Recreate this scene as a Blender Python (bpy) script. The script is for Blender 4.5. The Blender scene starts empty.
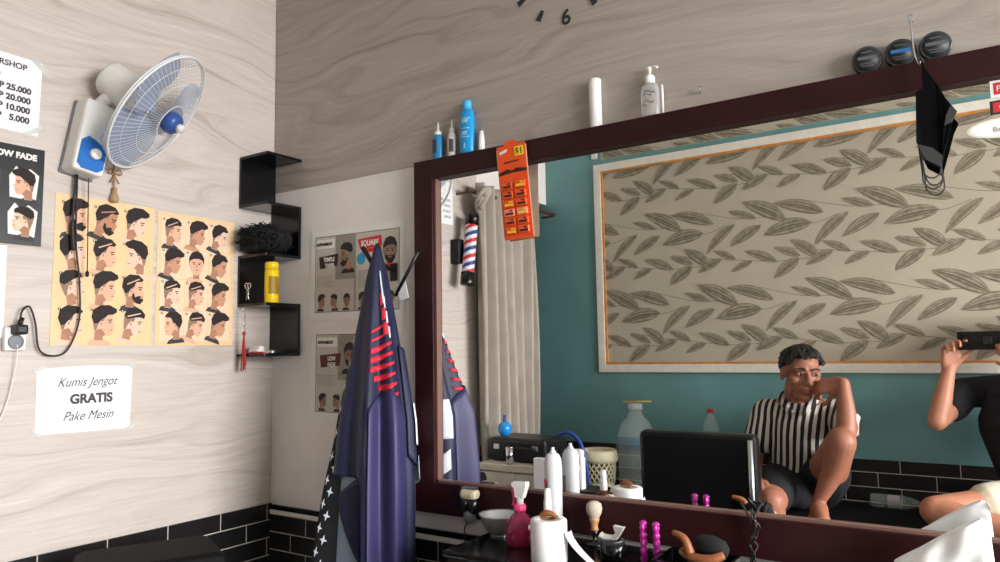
import bpy, bmesh, math, random
from mathutils import Vector as V, Matrix, Euler
random.seed(7)
S = bpy.context.scene
COL = S.collection
PI = math.pi

# ------------------------------------------------------------------ camera, light, exposure
CAM = V((2.152, -1.75, 1.2))
cam = bpy.data.cameras.new('camera')
cam.sensor_width = 36.0
cam.lens = 730.42 * 36.0 / 1000.0
cam.clip_start = 0.01
co = bpy.data.objects.new('camera', cam)
co.matrix_world = Matrix(((0.8322, 0.0660, 0.5505, CAM.x),
                          (0.5542, -0.0688, -0.8295, CAM.y),
                          (-0.0167, 0.9954, -0.0939, CAM.z),
                          (0, 0, 0, 1)))
_r = co.matrix_world.to_3x3()
_a = _r.col[0].normalized(); _b = (_r.col[1] - _a * _r.col[1].dot(_a)).normalized(); _c = _a.cross(_b)
co.matrix_world = Matrix(((_a.x, _b.x, _c.x, CAM.x), (_a.y, _b.y, _c.y, CAM.y), (_a.z, _b.z, _c.z, CAM.z), (0, 0, 0, 1)))
COL.objects.link(co)
S.camera = co

w = bpy.data.worlds.new('daylight'); S.world = w; w.use_nodes = True
w.node_tree.nodes['Background'].inputs[0].default_value = (0.80, 0.90, 1.0, 1)
w.node_tree.nodes['Background'].inputs[1].default_value = 1.0

def area(name, loc, direction, sx, sy, power, color):
    l = bpy.data.lights.new(name, 'AREA'); l.shape = 'RECTANGLE'; l.size = sx; l.size_y = sy
    l.energy = power; l.color = color
    o = bpy.data.objects.new(name, l); COL.objects.link(o)
    o.location = loc; o.rotation_euler = V(direction).to_track_quat('-Z', 'Y').to_euler()
    return o
# daylight entering through the open shop front in the right-hand wall
area('shopfront_daylight', (6.5, -1.0, 2.15), (-1, 0.0, -0.12), 5.4, 2.0, 1340, (1.0, 0.985, 0.985))
S.view_settings.view_transform = 'Standard'
S.view_settings.look = 'None'
S.view_settings.gamma = 1.0
S.view_settings.use_curve_mapping = False
S.view_settings.exposure = 0.0

# ------------------------------------------------------------------ helpers
def lin(c):
    def f(x):
        x /= 255.0
        return x / 12.92 if x <= 0.04045 else ((x + 0.055) / 1.055) ** 2.4
    return (f(c[0]), f(c[1]), f(c[2]), 1.0)

def mat(name, rgb, rough=0.6, metal=0.0, var=0.06, scale=30.0, spec=0.5, trans=0.0, alpha=1.0, ior=1.45):
    m = bpy.data.materials.new(name); m.use_nodes = True
    nt = m.node_tree; b = nt.nodes['Principled BSDF']
    b.inputs['Roughness'].default_value = rough; b.inputs['Metallic'].default_value = metal
    b.inputs['Specular IOR Level'].default_value = spec
    b.inputs['Transmission Weight'].default_value = trans
    b.inputs['Alpha'].default_value = alpha
    b.inputs['IOR'].default_value = ior
    c = lin(rgb)
    if var > 0:
        tc = nt.nodes.new('ShaderNodeTexCoord'); n = nt.nodes.new('ShaderNodeTexNoise'); r = nt.nodes.new('ShaderNodeValToRGB')
        n.inputs['Scale'].default_value = scale; n.inputs['Detail'].default_value = 3
        nt.links.new(tc.outputs['Object'], n.inputs['Vector']); nt.links.new(n.outputs['Fac'], r.inputs['Fac'])
        r.color_ramp.elements[0].position = 0.3; r.color_ramp.elements[1].position = 0.7
        r.color_ramp.elements[0].color = tuple(max(0, x * (1 - var)) for x in c[:3]) + (1,)
        r.color_ramp.elements[1].color = tuple(min(1, x * (1 + var)) for x in c[:3]) + (1,)
        nt.links.new(r.outputs['Color'], b.inputs['Base Color'])
    else:
        b.inputs['Base Color'].default_value = c
    return m

def wood_mat(name, along, dark, mid, light):
    """vinyl wood planks, the grain running along one world axis (0 = x, 1 = y)"""
    m = bpy.data.materials.new(name); m.use_nodes = True
    nt = m.node_tree; b = nt.nodes['Principled BSDF']; b.inputs['Roughness'].default_value = 0.5
    N = nt.nodes.new; L = nt.links.new
    tc = N('ShaderNodeTexCoord'); sp = N('ShaderNodeSeparateXYZ'); L(tc.outputs['Object'], sp.inputs[0])
    cb = N('ShaderNodeCombineXYZ'); L(sp.outputs[along], cb.inputs[0]); L(sp.outputs[2], cb.inputs[1])
    # slow warp gives the cathedral shapes
    mw = N('ShaderNodeMapping'); mw.inputs['Scale'].default_value = (1.1, 4.0, 1); L(cb.outputs[0], mw.inputs[0])
    wn = N('ShaderNodeTexNoise'); wn.inputs['Scale'].default_value = 1.0; wn.inputs['Detail'].default_value = 2; L(mw.outputs[0], wn.inputs['Vector'])
    mx = N('ShaderNodeMath'); mx.operation = 'MULTIPLY_ADD'; mx.inputs[1].default_value = 0.45; L(wn.outputs['Fac'], mx.inputs[0]); L(sp.outputs[2], mx.inputs[2])
    cb2 = N('ShaderNodeCombineXYZ'); L(sp.outputs[along], cb2.inputs[0]); L(mx.outputs[0], cb2.inputs[1])
    m2 = N('ShaderNodeMapping'); m2.inputs['Scale'].default_value = (0.9, 30.0, 1); L(cb2.outputs[0], m2.inputs[0])
    n2 = N('ShaderNodeTexNoise'); n2.inputs['Scale'].default_value = 1.0; n2.inputs['Detail'].default_value = 5; n2.inputs['Roughness'].default_value = 0.62; L(m2.outputs[0], n2.inputs['Vector'])
    r = N('ShaderNodeValToRGB'); L(n2.outputs['Fac'], r.inputs['Fac'])
    e = r.color_ramp.elements; e[0].position = 0.30; e[0].color = lin(dark); e[1].position = 0.72; e[1].color = lin(light)
    k = e.new(0.45); k.color = lin(mid)
    # fine streaks
    m3 = N('ShaderNodeMapping'); m3.inputs['Scale'].default_value = (5.0, 160.0, 1); L(cb.outputs[0], m3.inputs[0])
    n3 = N('ShaderNodeTexNoise'); n3.inputs['Scale'].default_value = 1.0; n3.inputs['Detail'].default_value = 3; L(m3.outputs[0], n3.inputs['Vector'])
    r3 = N('ShaderNodeValToRGB'); r3.color_ramp.elements[0].position = 0.3; r3.color_ramp.elements[0].color = (0.89, 0.885, 0.88, 1); r3.color_ramp.elements[1].position = 0.6; r3.color_ramp.elements[1].color = (1, 1, 1, 1)
    L(n3.outputs['Fac'], r3.inputs['Fac'])
    mm = N('ShaderNodeMixRGB'); mm.blend_type = 'MULTIPLY'; mm.inputs[0].default_value = 1.0
    L(r.outputs['Color'], mm.inputs[1]); L(r3.outputs['Color'], mm.inputs[2]); L(mm.outputs[0], b.inputs['Base Color'])
    return m

def tile_mat(name, along, ztop=0.675, bw=0.19, rh=0.060, x0=0.0, off=0.40):
    m = bpy.data.materials.new(name); m.use_nodes = True
    nt = m.node_tree; b = nt.nodes['Principled BSDF']
    N = nt.nodes.new; L = nt.links.new
    tc = N('ShaderNodeTexCoord'); sp = N('ShaderNodeSeparateXYZ'); L(tc.outputs['Object'], sp.inputs[0])
    sb = N('ShaderNodeMath'); sb.operation = 'SUBTRACT'; sb.inputs[1].default_value = ztop - rh * 20; L(sp.outputs[2], sb.inputs[0])
    ad = N('ShaderNodeMath'); ad.operation = 'ADD'; ad.inputs[1].default_value = 20 * bw - x0; L(sp.outputs[along], ad.inputs[0])
    cb = N('ShaderNodeCombineXYZ'); L(ad.outputs[0], cb.inputs[0]); L(sb.outputs[0], cb.inputs[1])
    br = N('ShaderNodeTexBrick'); L(cb.outputs[0], br.inputs['Vector'])
    br.offset = off; br.inputs['Scale'].default_value = 1.0; br.inputs['Mortar Size'].default_value = 0.0016
    br.inputs['Mortar Smooth'].default_value = 0.1; br.inputs['Brick Width'].default_value = bw; br.inputs['Row Height'].default_value = rh
    br.inputs['Color1'].default_value = lin((27, 26, 27)); br.inputs['Color2'].default_value = lin((32, 30, 31)); br.inputs['Mortar'].default_value = lin((205, 200, 190))
    L(br.outputs['Color'], b.inputs['Base Color'])
    r = N('ShaderNodeMapRange'); r.inputs['To Min'].default_value = 0.28; r.inputs['To Max'].default_value = 0.8; L(br.outputs['Fac'], r.inputs['Value']); L(r.outputs[0], b.inputs['Roughness'])
    return m

# ---- geometry added to a bmesh
def box(bm, c, s, mi=0, R=None, bevel=0.0):
    r = bmesh.ops.create_cube(bm, size=1.0)
    vs = r['verts']
    for v in vs: v.co = V((v.co.x * s[0], v.co.y * s[1], v.co.z * s[2]))
    fs = set(f for v in vs for f in v.link_faces)
    if bevel > 0:
        es = list(set(e for v in vs for e in v.link_edges))
        rb = bmesh.ops.bevel(bm, geom=es, offset=bevel, segments=2, affect='EDGES', profile=0.5)
        vs = list(set(rb['verts']) | set(v for v in vs if v.is_valid))
        fs = set(f for v in vs for f in v.link_faces)
        vs = list(set(v for f in fs for v in f.verts))
    for f in fs: f.material_index = mi
    for v in vs:
        p = v.co
        if R is not None: p = R @ p
        v.co = p + V(c)
    return vs

def basis(axis):
    a = V(axis).normalized()
    t = V((0, 0, 1)) if abs(a.z) < 0.9 else V((1, 0, 0))
    u = t.cross(a).normalized(); v = a.cross(u)
    return u, v, a

def lathe(bm, prof, origin=(0, 0, 0), axis=(0, 0, 1), seg=24, mi=0, cap=True):
    u, v, a = basis(axis); o = V(origin); rings = []
    for r, z in prof:
        rings.append([bm.verts.new(o + a * z + (u * math.cos(2 * PI * k / seg) + v * math.sin(2 * PI * k / seg)) * max(r, 1e-5)) for k in range(seg)])
    for i in range(len(rings) - 1):
        for k in range(seg):
            f = bm.faces.new((rings[i][k], rings[i][(k + 1) % seg], rings[i + 1][(k + 1) % seg], rings[i + 1][k])); f.material_index = mi; f.smooth = True
    if cap:
        for ring, rev in ((rings[0], True), (rings[-1], False)):
            f = bm.faces.new(list(reversed(ring)) if rev else ring); f.material_index = mi
    return rings

def smooth_path(pts, n=6):
    P = [V(p) for p in pts]; out = []
    for i in range(len(P) - 1):
        p0 = P[max(i - 1, 0)]; p1 = P[i]; p2 = P[i + 1]; p3 = P[min(i + 2, len(P) - 1)]
        for k in range(n):
            t = k / n
            out.append(0.5 * ((2 * p1) + (p2 - p0) * t + (2 * p0 - 5 * p1 + 4 * p2 - p3) * t * t + (3 * p1 - p0 - 3 * p2 + p3) * t ** 3))
    out.append(P[-1]); return out

def tube(bm, pts, r, seg=8, mi=0, smooth=True, n=6, cap=True):
    P = smooth_path(pts, n) if smooth and len(pts) > 2 else [V(p) for p in pts]
    rings = []; prev = None
    for i, p in enumerate(P):
        t = (P[min(i + 1, len(P) - 1)] - P[max(i - 1, 0)])
        if t.length < 1e-9: t = V((0, 0, 1))
        t.normalize()
        if prev is None: u, v, _ = basis(t)
        else:
            u = prev - t * prev.dot(t)
            if u.length < 1e-6: u, v, _ = basis(t)
            u.normalize(); v = t.cross(u)
        prev = u
        rr = r(i / max(1, len(P) - 1)) if callable(r) else r
        rings.append([bm.verts.new(p + (u * math.cos(2 * PI * k / seg) + v * math.sin(2 * PI * k / seg)) * rr) for k in range(seg)])
    for i in range(len(rings) - 1):
        for k in range(seg):
            f = bm.faces.new((rings[i][k], rings[i][(k + 1) % seg], rings[i + 1][(k + 1) % seg], rings[i + 1][k])); f.material_index = mi; f.smooth = True
    if cap:
        bm.faces.new(list(reversed(rings[0]))).material_index = mi; bm.faces.new(rings[-1]).material_index = mi

def ell(bm, c, rad, R=None, mi=0, seg=20, rings=12):
    r = bmesh.ops.create_uvsphere(bm, u_segments=seg, v_segments=rings, radius=1.0)
    for v in r['verts']:
        p = V((v.co.x * rad[0], v.co.y * rad[1], v.co.z * rad[2]))
        if R is not None: p = R @ p
        v.co = p + V(c)
        for f in v.link_faces: f.material_index = mi; f.smooth = True

def poly(bm, pts, w=0.0, mi=0):
    f = bm.faces.new([bm.verts.new(V((p[0], p[1], w))) for p in pts]); f.material_index = mi
    f.normal_update()
    if f.normal.z < 0: f.normal_flip()

def prism(bm, pts, z0, z1, mi=0, M=None):
    a = [bm.verts.new(V((p[0], p[1], z0))) for p in pts]; b = [bm.verts.new(V((p[0], p[1], z1))) for p in pts]
    n = len(pts); fs = [bm.faces.new(list(reversed(a))), bm.faces.new(b)]
    for i in range(n): fs.append(bm.faces.new((a[i], a[(i + 1) % n], b[(i + 1) % n], b[i])))
    for f in fs: f.material_index = mi
    if M is not None:
        for v in a + b: v.co = M @ v.co

def grid(bm, fn, nu, nv, mi=0, smooth=True, close_u=False):
    vs = [[bm.verts.new(V(fn(i / nu, j / nv))) for i in range(nu + (0 if close_u else 1))] for j in range(nv + 1)]
    m = nu
    for j in range(nv):
        for i in range(m):
            i2 = (i + 1) % nu if close_u else i + 1
            f = bm.faces.new((vs[j][i], vs[j][i2], vs[j + 1][i2], vs[j + 1][i])); f.material_index = mi; f.smooth = smooth
    return vs

def ellipse(cx, cy, rx, ry, n=20, rot=0.0):
    c, s = math.cos(rot), math.sin(rot)
    return [(cx + rx * math.cos(2 * PI * k / n) * c - ry * math.sin(2 * PI * k / n) * s, cy + rx * math.cos(2 * PI * k / n) * s + ry * math.sin(2 * PI * k / n) * c) for k in range(n)]

def obj(name, bm, mats, parent=None, M=None, thick=0.0, fix=True):
    if fix: bmesh.ops.recalc_face_normals(bm, faces=bm.faces[:])
    me = bpy.data.meshes.new(name); bm.to_mesh(me); bm.free()
    for m in (mats if isinstance(mats, (list, tuple)) else [mats]): me.materials.append(m)
    o = bpy.data.objects.new(name, me); COL.objects.link(o)
    if parent is not None: o.parent = parent
    if M is not None: o.matrix_world = M if parent is None else M
    if thick > 0:
        s = o.modifiers.new('thickness', 'SOLIDIFY'); s.thickness = thick; s.offset = 0
    return o

def tag(o, label, cat, group=None, kind=None):
    o['label'] = label; o['category'] = cat
    if group: o['group'] = group
    if kind: o['kind'] = kind
    return o

def thing(name, label, cat, loc=(0, 0, 0), group=None, M=None):
    o = bpy.data.objects.new(name, None); COL.objects.link(o); o.empty_display_size = 0.05
    if M is not None: o.matrix_world = M
    else: o.location = loc
    return tag(o, label, cat, group)

def struct(name, bm, m, **k):
    o = obj(name, bm, m, **k); o['kind'] = 'structure'; return o

def copy_tree(o, parent=None):
    c = o.copy(); COL.objects.link(c)
    if parent is not None: c.parent = parent
    for ch in list(o.children): copy_tree(ch, c)
    return c

def new(): return bmesh.new()

def wm(o):
    return o.matrix_basis.copy() if o.parent is None else wm(o.parent) @ o.matrix_parent_inverse @ o.matrix_basis
def part(name, bm, m, parent, **k):
    """a part modelled in world coordinates, hung under its thing"""
    o = obj(name, bm, m, None, **k); o.parent = parent; o.matrix_parent_inverse = wm(parent).inverted(); return o
def lpart(name, bm, m, parent, **k):
    """a part modelled in its thing's own frame"""
    o = obj(name, bm, m, None, **k); o.parent = parent; return o

# frames: local X = to the right when facing the wall, local Y = up, local Z = out of the wall
def on_left(y, z, x=0.0, rot=0.0):
    M = Matrix(((0, 0, 1, x), (1, 0, 0, y), (0, 1, 0, z), (0, 0, 0, 1)))
    return M @ Matrix.Rotation(rot, 4, 'Z')
def on_mirror_wall(x, z, y=0.0, rot=0.0):
    M = Matrix(((1, 0, 0, x), (0, 0, -1, y), (0, 1, 0, z), (0, 0, 0, 1)))
    return M @ Matrix.Rotation(rot, 4, 'Z')

def lettering(parent, body, size, u, v, wz, m, shear=0.0, align='LEFT', bold=0.0, sx=1.0, name='lettering'):
    cu = bpy.data.curves.new(name, 'FONT'); cu.body = body; cu.size = size; cu.align_x = align; cu.shear = shear; cu.offset = bold; cu.extrude = 0.0002
    t = bpy.data.objects.new(name + '_curve', cu); COL.objects.link(t)
    dg = bpy.context.evaluated_depsgraph_get(); dg.update()
    me = bpy.data.meshes.new_from_object(t.evaluated_get(dg)); me.name = name
    bpy.data.objects.remove(t)
    for vtx in me.vertices: vtx.co = V((vtx.co.x * sx + u, vtx.co.y + v, vtx.co.z + wz))
    me.materials.clear(); me.materials.append(m)
    o = bpy.data.objects.new(name, me); COL.objects.link(o); o.parent = parent
    return o

def remesh(bm, voxel, iters=6, factor=0.5):
    """fuse overlapping closed volumes into one continuous skin"""
    me = bpy.data.meshes.new('tmp'); bmesh.ops.recalc_face_normals(bm, faces=bm.faces[:]); bm.to_mesh(me); bm.free()
    o = bpy.data.objects.new('tmp', me); COL.objects.link(o)
    r = o.modifiers.new('r', 'REMESH'); r.mode = 'VOXEL'; r.voxel_size = voxel; r.use_smooth_shade = True
    s = o.modifiers.new('s', 'SMOOTH'); s.iterations = iters; s.factor = factor
    dg = bpy.context.evaluated_depsgraph_get(); dg.update()
    out = bpy.data.meshes.new_from_object(o.evaluated_get(dg))
    bpy.data.objects.remove(o)
    for p in out.polygons: p.use_smooth = True
    return out

def mesh_obj(name, me, m, parent=None):
    me.name = name; me.materials.clear(); me.materials.append(m)
    o = bpy.data.objects.new(name, me); COL.objects.link(o)
    if parent is not None: o.parent = parent
    return o

# ------------------------------------------------------------------ materials
M_ = {}
def mk(k, *a, **kw): M_[k] = mat(k, *a, **kw)
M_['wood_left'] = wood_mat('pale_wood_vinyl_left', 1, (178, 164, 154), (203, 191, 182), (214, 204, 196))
M_['wood_front_shaded'] = wood_mat('shaded_wood_vinyl_front', 0, (144, 132, 124), (166, 154, 145), (179, 168, 160))  # the left wall's vinyl again, with the wall's shade put into its colour
M_['tile_left'] = tile_mat('black_tile_left', 1, 0.679, 0.187, 0.060, -0.020, 0.457); M_['tile_front'] = tile_mat('black_tile_front', 0, 0.640); M_['tile_back'] = tile_mat('black_tile_back', 0, 0.684, 0.229, 0.066, 1.789, 0.40)
M_['tile_counter'] = tile_mat('black_tile_counter', 0, 0.70)
mk('white_paint', (232, 225, 221), 0.8, scale=6, var=0.05); mk('ceiling_paint', (236, 234, 230), 0.9)
mk('teal', (104, 148, 148), 0.40, var=0.08, scale=4); mk('floor_tile', (176, 170, 162), 0.35)
mk('frame_wood', (46, 17, 20), 0.45, var=0.18, scale=14, spec=0.25); mk('frame_lip', (120, 88, 78), 0.4)
mk('white_trim', (226, 220, 208), 0.6); mk('orange_trim', (196, 132, 62), 0.6, var=0.2); mk('black_gloss', (14, 14, 16), 0.18); mk('black', (16, 15, 17), 0.5); mk('black_matte', (15, 14, 15), 0.85)
mk('leather', (17, 17, 19), 0.38, var=0.15); mk('vinyl_black', (7, 7, 8), 0.75, spec=0.25); mk('paper', (240, 238, 240), 0.7, var=0.02); mk('tape', (236, 236, 232), 0.25, alpha=0.55)
mk('ink', (40, 38, 42), 0.7, var=0); mk('ink_soft', (70, 66, 70), 0.7, var=0)
mk('white_plastic', (232, 230, 226), 0.35, var=0.02); mk('grey_plastic', (120, 122, 126), 0.4); mk('blue_plastic', (40, 110, 190), 0.3); mk('hub_blue', (52, 84, 150), 0.3)
mk('blade', (170, 184, 212), 0.3, alpha=0.55, var=0.02); mk('grille', (232, 233, 235), 0.35, var=0)
mk('chrome', (200, 200, 204), 0.15, metal=1.0, var=0.02); mk('steel', (205, 205, 208), 0.34, metal=1.0, var=0.04)
mk('skin', (152, 98, 76), 0.5, var=0.07, scale=25); mk('skin_photographer', (178, 120, 94), 0.5, var=0.07, scale=25); mk('hair', (16, 13, 12), 0.55, var=0.3, scale=90)
mk('lip', (140, 76, 66), 0.5); mk('eye_white', (178, 166, 156), 0.25, var=0); mk('iris', (24, 15, 11), 0.15, var=0)
mk('cloth_black', (20, 20, 24), 0.9, var=0.2); mk('tee_black', (22, 23, 28), 0.9, var=0.15); mk('cloth_cream', (214, 205, 182), 0.9); mk('denim', (44, 50, 60), 0.9, var=0.15)
# ------------------------------------------------------------------ the room
DB = -2.03          # back wall (seen in the mirror)
XR = 4.6            # right wall with the open shop front
CZ = 2.56
b = new(); box(b, (1.8, -1.2, -0.05), (5.8, 3.0, 0.1)); struct('floor', b, M_['floor_tile'])
b = new(); box(b, (1.85, -1.0, CZ + 0.05), (5.7, 2.4, 0.1)); struct('ceiling', b, M_['ceiling_paint'])
b = new(); box(b, (2.25, 0.05, CZ / 2), (4.9, 0.1, CZ)); struct('wall_front', b, M_['white_paint'])
b = new()           # left wall, a doorway at its far end
box(b, (-0.05, -0.63, CZ / 2), (0.1, 1.36, CZ))
struct('wall_left', b, M_['wood_left'])
b = new(); box(b, (-0.05, -1.67, 2.31), (0.1, 0.72, 0.50)); struct('wall_left.001', b, M_['white_paint'])
b = new(); box(b, (1.85, DB - 0.05, CZ / 2), (5.7, 0.1, CZ)); struct('wall_back', b, M_['teal'])
b = new()           # right wall: a pier and a lintel round the shop opening
box(b, (XR + 0.05, -0.02, CZ / 2), (0.1, 0.24, CZ)); box(b, (XR + 0.05, -1.96, CZ / 2), (0.1, 0.16, CZ)); box(b, (XR + 0.05, -1.01, 2.36), (0.1, 1.74, 0.40))
struct('wall_right', b, M_['white_paint'])
b = new(); box(b, (-0.95, -1.66, CZ / 2), (0.1, 0.9, CZ)); box(b, (-0.5, -1.21, CZ / 2), (0.8, 0.08, CZ)); struct('wall_passage', b, M_['white_paint'])
# wood vinyl panelling over the upper mirror wall, its colour darkened for shade
b = new(); box(b, (2.30, -0.002, (1.785 + CZ) / 2), (4.59, 0.004, CZ - 1.785)); struct('trim_1', b, M_['wood_front_shaded'])
# wainscots of black tile
b = new(); box(b, (0.003, -0.655, 0.3375), (0.006, 1.31, 0.675)); struct('trim_2', b, M_['tile_left'])
b = new(); box(b, (2.30, -0.004, 0.32), (4.59, 0.008, 0.640)); struct('trim_3', b, M_['tile_front'])
b = new(); box(b, (2.30, -0.006, 0.6485), (4.58, 0.012, 0.013)); struct('trim_4', b, M_['white_trim'])
b = new(); box(b, (2.30, -0.005, 0.664), (4.58, 0.010, 0.016)); struct('trim_5', b, M_['black_gloss'])
b = new(); box(b, (1.85, DB + 0.004, 0.3375), (5.5, 0.008, 0.675)); struct('trim_6', b, M_['tile_back'])
# white frame with an orange inner strip round the leaf wallpaper (back wall), and the lower edge of the panel above
b = new()
X0, X1, Z0, Z1 = 0.325, 3.1, 1.066, 2.248; tw = 0.043
for c, s in (((X0 + tw / 2, DB + 0.008, (Z0 + Z1) / 2), (tw, 0.016, Z1 - Z0 - 2 * tw)), ((X1 - tw / 2, DB + 0.008, (Z0 + Z1) / 2), (tw, 0.016, Z1 - Z0 - 2 * tw)),
             (((X0 + X1) / 2, DB + 0.008, Z1 - tw / 2), (X1 - X0, 0.016, tw)), (((X0 + X1) / 2, DB + 0.008, Z0 + tw / 2), (X1 - X0, 0.016, tw))):
    box(b, c, s, bevel=0.002)
box(b, (X0 - 0.005 + 0.012, DB + 0.008, 2.418), (0.030, 0.016, 0.262)); 
struct('trim_7', b, M_['white_trim'])
b = new(); ow = 0.012; a0, a1, c0, c1 = X0 + tw, X1 - tw, Z0 + tw, Z1 - tw
for c, s in (((a0 + ow / 2, DB + 0.006, (c0 + c1) / 2), (ow, 0.012, c1 - c0 - 2 * ow)), ((a1 - ow / 2, DB + 0.006, (c0 + c1) / 2), (ow, 0.012, c1 - c0 - 2 * ow)),
             (((a0 + a1) / 2, DB + 0.006, c1 - ow / 2), (a1 - a0, 0.012, ow)), (((a0 + a1) / 2, DB + 0.006, c0 + ow / 2), (a1 - a0, 0.012, ow))):
    box(b, c, s)
struct('trim_8', b, M_['orange_trim'])

# leaf wallpaper: hand-drawn vines, printed shapes on the sheet
mk('wallpaper', (178, 169, 150), 0.75, var=0.05, scale=3); mk('leaf_mid', (126, 117, 99), 0.8, var=0.28, scale=38); mk('leaf_light', (150, 140, 120), 0.8, var=0.25, scale=38); mk('leaf_line', (92, 84, 70), 0.8, var=0.25, scale=60)
PX, PV, PERIOD, RISE, SHIFT = 965.0, 835.0, 0.533, 0.408, 0.252
ROW_B = [((115, 460), (335, 405), 76, .25), ((345, 500), (495, 365), 46, .45), ((465, 465), (620, 372), 52, .2), ((465, 310), (600, 343), 36, .1), ((530, 272), (735, 350), 72, .25), ((165, 325), (390, 366), 62, .35)]
ROW_A = [((105, 165), (222, 205), 36, .2), ((25, 265), (150, 200), 46, .15), ((190, 258), (300, 205), 36, .15), ((260, 165), (415, 208), 46, .2), ((395, 278), (515, 190), 56, .15), ((400, 150), (520, 182), 40, .15), ((475, 115), (600, 185), 56, .2)]
STEM_B = [(-190, 362), (0, 388), (180, 382), (330, 410), (450, 372)]
STEM_A = [(-105, 190), (50, 200), (150, 202), (300, 206), (415, 206), (560, 190)]
def conv(p): return (p[0] / PX, -(p[1] + 0.087 * p[0]) / PV)
E0 = conv((115, 460))
LW = 0.0
def leaf(bm, tip, base, wd, bend, off, clip):
    t, s = V(conv(tip)), V(conv(base)); t = V((t.x - E0[0] + off[0], t.y - E0[1] + off[1])); s = V((s.x - E0[0] + off[0], s.y - E0[1] + off[1]))
    d = t - s; n = V((-d.y, d.x)).normalized(); wd = wd / PX * .95; N = 12; global LW; LW = (LW + 0.00007) if LW < 0.0030 else 0.0
    up = []; dn = []; mid = []
    for i in range(N + 1):
        q = i / N; c = s + d * q + n * (math.sin(q * PI) * bend * wd * (-1 if n.y < 0 else 1) * 0.6)
        h = wd * 0.5 * math.sin(PI * q ** 0.85) ** 0.8
        mid.append(c); up.append(c + n * h); dn.append(c - n * h)
    if min(p.x for p in up + dn) < clip[0] or max(p.x for p in up + dn) > clip[1] or min(p.y for p in up + dn) < clip[2] or max(p.y for p in up + dn) > clip[3]:
        cl = lambda p: V((min(max(p.x, clip[0]), clip[1]), min(max(p.y, clip[2]), clip[3])))
        if (s.x < clip[0] and t.x < clip[0]) or (s.x > clip[1] and t.x > clip[1]) or (s.y < clip[2] and t.y < clip[2]) or (s.y > clip[3] and t.y > clip[3]): return
        up = [cl(p) for p in up]; dn = [cl(p) for p in dn]; mid = [cl(p) for p in mid]
    def strip(A, B, w, mi):
        for i in range(N):
            q = [A[i], A[i + 1], B[i + 1], B[i]]
            if len(set((round(p.x, 5), round(p.y, 5)) for p in q)) < 3: continue
            uq = []
            for p in q:
                if all((p - r).length > 1e-5 for r in uq): uq.append(p)
            if len(uq) < 3: continue
            vv = [bm.verts.new(V((p.x, w + LW, p.y))) for p in uq]
            f = bm.faces.new(vv); f.material_index = mi
            f.normal_update()
            if f.normal.y < 0: f.normal_flip()
    ins = lambda A, k: [m.lerp(a, k) for a, m in zip(A, mid)]
    strip(up, mid, 0.0006, 0); strip(mid, dn, 0.0006, 1)
    strip(up, ins(up, 0.93), 0.00064, 2); strip(dn, ins(dn, 0.91), 0.00064, 2)
    strip(ins(up, 0.06), ins(dn, 0.10), 0.00064, 2); strip(ins(up, 0.78), ins(up, 0.52), 0.00062, 1)
    strip(ins(up, 0.40), ins(up, 0.32), 0.00064, 2); strip(ins(dn, 0.62), ins(dn, 0.30), 0.00062, 0)
def stem(bm, pts, off, clip):
    P = smooth_path([V((conv(p)[0] - E0[0] + off[0], 0, conv(p)[1] - E0[1] + off[1])) for p in pts], 6)
    for i in range(len(P) - 1):
        a, c = P[i], P[i + 1]
        if min(a.x, c.x) < clip[0] or max(a.x, c.x) > clip[1] or min(a.z, c.z) < clip[2] or max(a.z, c.z) > clip[3]: continue
        h = 0.0011
        vv = [bm.verts.new(V((p.x, 0.0004, p.z + s))) for p, s in ((a, h), (a, -h), (c, -h), (c, h))]
        f = bm.faces.new(vv); f.material_index = 2; f.normal_update()
        if f.normal.y < 0: f.normal_flip()
def wallpaper(zlo, zhi, name):
    b = new(); box(b, ((a0 + a1) / 2, DB + 0.001, (zlo + zhi) / 2), (a1 - a0, 0.002, zhi - zlo)); o = struct(name, b, M_['wallpaper'])
    b = new(); clip = (a0 + 0.012, a1 - 0.012, zlo + 0.002, zhi - 0.002)
    for r in range(-3, 5):
        for c in range(-7, 9):
            ou = 1.533 + c * PERIOD + r * SHIFT; ov = 1.341 + r * RISE
            for L in ROW_B: leaf(b, *L, (ou, ov), clip)
            stem(b, STEM_B, (ou, ov), clip)
            for L in ROW_A: leaf(b, *L, (ou, ov), clip)
            stem(b, STEM_A, (ou, ov), clip)
    p = obj('leaf_print', b, [M_['leaf_mid'], M_['leaf_light'], M_['leaf_line']], o, fix=False)
    p.location = (0, DB + 0.002, 0)
wallpaper(c0 + ow, c1 - ow, 'wall_back.001')
wallpaper(2.277, CZ - 0.01, 'wall_back.002')

# ------------------------------------------------------------------ mirror
FX0, FX1, FZ0, FZ1 = 0.698, 2.72, 0.726, 1.785
IX0, IX1, IZ0, IZ1 = 0.770, 2.65, 0.815, 1.7245
mm = bpy.data.materials.new('mirror_silver'); mm.use_nodes = True
pb = mm.node_tree.nodes['Principled BSDF']; pb.inputs['Metallic'].default_value = 1.0; pb.inputs['Roughness'].default_value = 0.0; pb.inputs['Base Color'].default_value = (0.92, 0.93, 0.92, 1)
mt = thing('wall_mirror', 'wide wall mirror in a flat dark brown wooden frame above the counter', 'mirror', (1.7, 0, 0.726))
b = new()
for (x0, x1, z0, z1) in ((FX0, IX0, FZ0, FZ1), (IX1, FX1, FZ0, FZ1), (IX0, IX1, IZ1, FZ1), (IX0, IX1, FZ0, IZ0)):
    box(b, ((x0 + x1) / 2, -0.0200, (z0 + z1) / 2), (x1 - x0, 0.030, z1 - z0), bevel=0.0015)
part('frame', b, M_['frame_wood'], mt)
b = new(); box(b, ((IX0 + IX1) / 2, -0.0085, (IZ0 + IZ1) / 2), (IX1 - IX0, 0.007, IZ1 - IZ0)); part('mirror_glass', b, mm, mt)
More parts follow.
